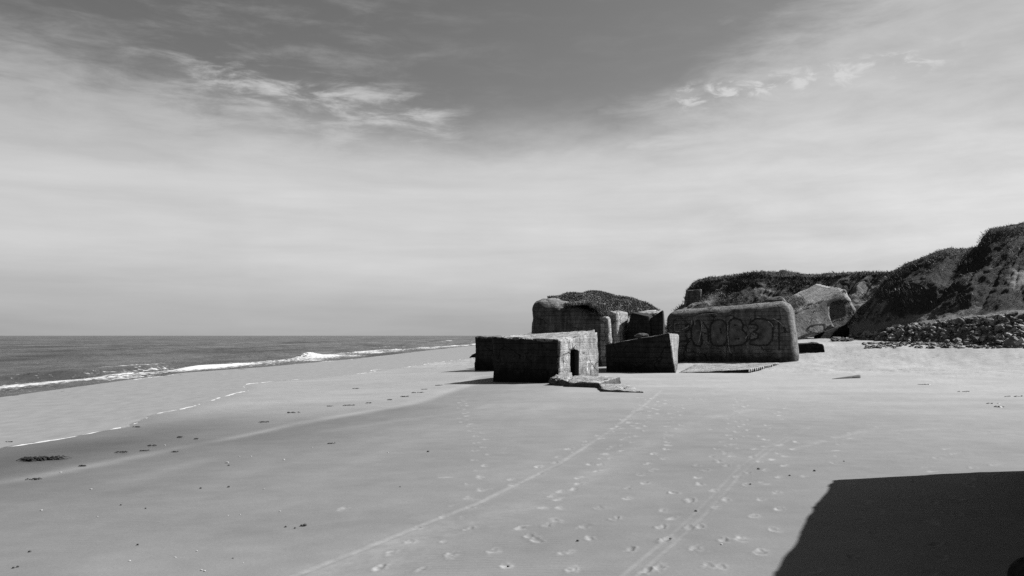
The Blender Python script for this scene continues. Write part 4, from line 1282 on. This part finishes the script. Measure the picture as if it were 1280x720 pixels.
# ------------------------------------------------------------------ light and sky
sl = bpy.data.lights.new("sun", 'SUN'); sl.energy = 5.0; sl.angle = R(.5); sl.color = (1, 1, 1)
so = bpy.data.objects.new("sun", sl); COL.objects.link(so)
so.rotation_euler = sun_dir.to_track_quat('Z', 'Y').to_euler()
so.location = (60, 20, 60)

w = bpy.data.worlds.new("World"); S.world = w
g = NT(w)
sky = g.n("ShaderNodeTexSky", sky_type='NISHITA', sun_disc=False, sun_elevation=SUN_EL, sun_rotation=R(90) - SUN_AZ, air_density=1.0, dust_density=1.0, ozone_density=1.0)
sep = g.n("ShaderNodeSeparateColor"); g.l(sky.outputs[0], sep.inputs[0])
red = sep.outputs[0]                                   # black and white film behind a red filter
co = g.n("ShaderNodeTexCoord").outputs["Generated"]
xyz = g.n("ShaderNodeSeparateXYZ"); g.l(co, xyz.inputs[0])
X, Y, Z = xyz.outputs
DEG = 180 / math.pi
el = g.math('MULTIPLY', g.math('ARCSINE', Z), DEG)
az = g.math('MULTIPLY', g.math('ARCTAN2', X, Y), DEG)
front = g.mapr(Y, -.3, .5, 0, 1, True)
# cloud layer coordinates
zz = g.math('ADD', g.math('MAXIMUM', Z, 0.0), .12)
pc = g.n("ShaderNodeCombineXYZ"); g.l(g.math('DIVIDE', X, zz), pc.inputs[0]); g.l(g.math('DIVIDE', Y, zz), pc.inputs[1])
P_ = pc.outputs[0]
def rot(vec, ang, sc):
    nd = g.n("ShaderNodeMapping"); nd.vector_type = 'POINT'
    nd.inputs["Rotation"].default_value = (0, 0, ang); nd.inputs["Scale"].default_value = sc
    g.l(vec, nd.inputs["Vector"]); return nd.outputs[0]
ae = g.n("ShaderNodeCombineXYZ"); g.l(g.math('MULTIPLY', az, .1), ae.inputs[0]); g.l(g.math('MULTIPLY', el, .1), ae.inputs[1])
A_ = ae.outputs[0]
nA = g.noise(rot(A_, .35, (.45, 1.5, 1)), 1.3, 8, .58, .25)       # big soft shapes, tilted down to the right
nB = g.noise(rot(A_, .25, (.9, 3.6, 1)), 2.3, 9, .64, .3)      # fine filaments
nR = g.noise(rot(A_, -.30, (.8, 3.0, 1)), 1.7, 9, .62, .3)     # filaments of the right bank, rising to the right
nL = g.noise(rot(A_, -.06, (.22, 2.4, 1)), 1.6, 6, .55, .2)     # long level streaks of the veil
nC = g.noise(A_, .55, 4, .55, .4)
def cen(n, k): return g.math('MULTIPLY', g.math('SUBTRACT', n, .5), k)
veil = g.mapr(g.math('ADD', el, cen(nA, 9.0)), 17.5, 11.0, 0, 1, True)
f1 = g.math('SUBTRACT', g.math('SUBTRACT', az, 4.0), g.math('MULTIPLY', g.math('SUBTRACT', el, 14.0), 1.9))
right = g.math('MULTIPLY', g.mapr(g.math('ADD', g.math('ADD', f1, cen(nR, 16)), cen(nA, 8)), -2, 11, 0, 1, True), g.mapr(el, 24, 48, 1, 0, True))
f2 = g.math('SUBTRACT', g.math('SUBTRACT', 14.0, g.math('MULTIPLY', g.math('ADD', az, 4.5), .13)), el)
left = g.math('MULTIPLY', g.mapr(g.math('ADD', f2, g.math('ADD', cen(nB, 8), cen(nA, 6))), -3.6, 3.0, 0, 1, True), g.mapr(az, 3, -9, 0, 1, True))
wisp = g.math('MULTIPLY', g.mapr(g.math('ADD', nB, cen(nA, .6)), .42, .85, 0, .55, True), g.math('MULTIPLY', g.mapr(az, 2, -20, .15, 1, True), g.mapr(el, 34, 19, 0, 1, True)))
cov = g.math('MAXIMUM', g.math('MAXIMUM', veil, g.math('MULTIPLY', right, .92)), g.math('MAXIMUM', g.math('MULTIPLY', left, .9), wisp))
cov = g.math('MULTIPLY', cov, front)
cb = g.math('ADD', 3.75, g.mapr(az, -32, 32, -.25, .42))
high = g.mapr(el, 9, 16, 0, 1, True)
cb = g.math('ADD', cb, g.math('MULTIPLY', g.math('ADD', cen(nL, 2.0), g.math('MULTIPLY', cen(nR, 1.4), g.mapr(az, -5, 20, .25, 1, True))), g.math('SUBTRACT', 1.0, high)))
fil = g.math('ADD', g.math('MULTIPLY', cen(nB, 2.0), g.mapr(az, 8, -6, 0, 1, True)), g.math('MULTIPLY', cen(nR, 2.2), g.mapr(az, -6, 8, 0, 1, True)))
cb = g.math('ADD', cb, g.math('MULTIPLY', fil, high))
cb = g.math('ADD', cb, cen(nC, 1.1))
cb = g.math('MULTIPLY', cb, g.mapr(el, -.5, 6, .66, 1.0, True))
cb = g.math('MULTIPLY', cb, g.math('SUBTRACT', 1.0, g.math('MULTIPLY', g.mapr(el, 9, 20, 0, 1, True), g.mapr(az, -25, 15, .42, .24))))
# puffs in a row high on the right
pf = g.noise(rot(A_, -.1, (1.6, 3.6, 1)), 3.4, 7, .62, .5)
dl_ = g.math('ABSOLUTE', g.math('SUBTRACT', g.math('SUBTRACT', el, 16.7), g.math('MULTIPLY', g.math('SUBTRACT', az, 18.5), .06)))
band = g.math('MULTIPLY', g.mapr(dl_, .2, 1.3, 1, 0, True), g.math('MULTIPLY', g.mapr(az, 10.5, 13, 0, 1, True), g.mapr(az, 31, 27, 0, 1, True)))
puff = g.math('MULTIPLY', band, g.mapr(pf, .47, .66, 0, .85, True))
# bright streak on the left
dl2 = g.math('ABSOLUTE', g.math('SUBTRACT', el, g.math('SUBTRACT', 16.4, g.math('MULTIPLY', g.math('ADD', az, 15), .12))))
band2 = g.math('MULTIPLY', g.mapr(dl2, .3, 2.2, 1, 0, True), g.math('MULTIPLY', g.mapr(az, -28, -19, 0, 1, True), g.mapr(az, -2, -7, 0, 1, True)))
puff2 = g.math('MULTIPLY', band2, g.mapr(nB, .44, .72, 0, .7, True))
pp = g.math('MAXIMUM', puff, puff2)
clear = g.math('MULTIPLY', red, .62)
tot = g.math('ADD', g.math('MULTIPLY', clear, g.math('SUBTRACT', 1.0, cov)), g.math('MULTIPLY', cb, cov))
tot = g.math('ADD', g.math('MULTIPLY', tot, g.math('SUBTRACT', 1.0, pp)), g.math('MULTIPLY', pp, 4.1))
bg = g.n("ShaderNodeBackground"); bg.inputs["Strength"].default_value = .08
g.l(g.grey(tot), bg.inputs["Color"])
wo = g.n("ShaderNodeOutputWorld"); g.l(bg.outputs[0], wo.inputs[0])

# ------------------------------------------------------------------ render settings
S.render.engine = 'CYCLES'
S.cycles.use_denoising = False
S.cycles.max_bounces = 5
S.cycles.diffuse_bounces = 2
S.view_settings.view_transform = 'Standard'
S.view_settings.look = 'None'
S.view_settings.gamma = 1.0
S.view_settings.use_curve_mapping = False
S.view_settings.exposure = 1.05
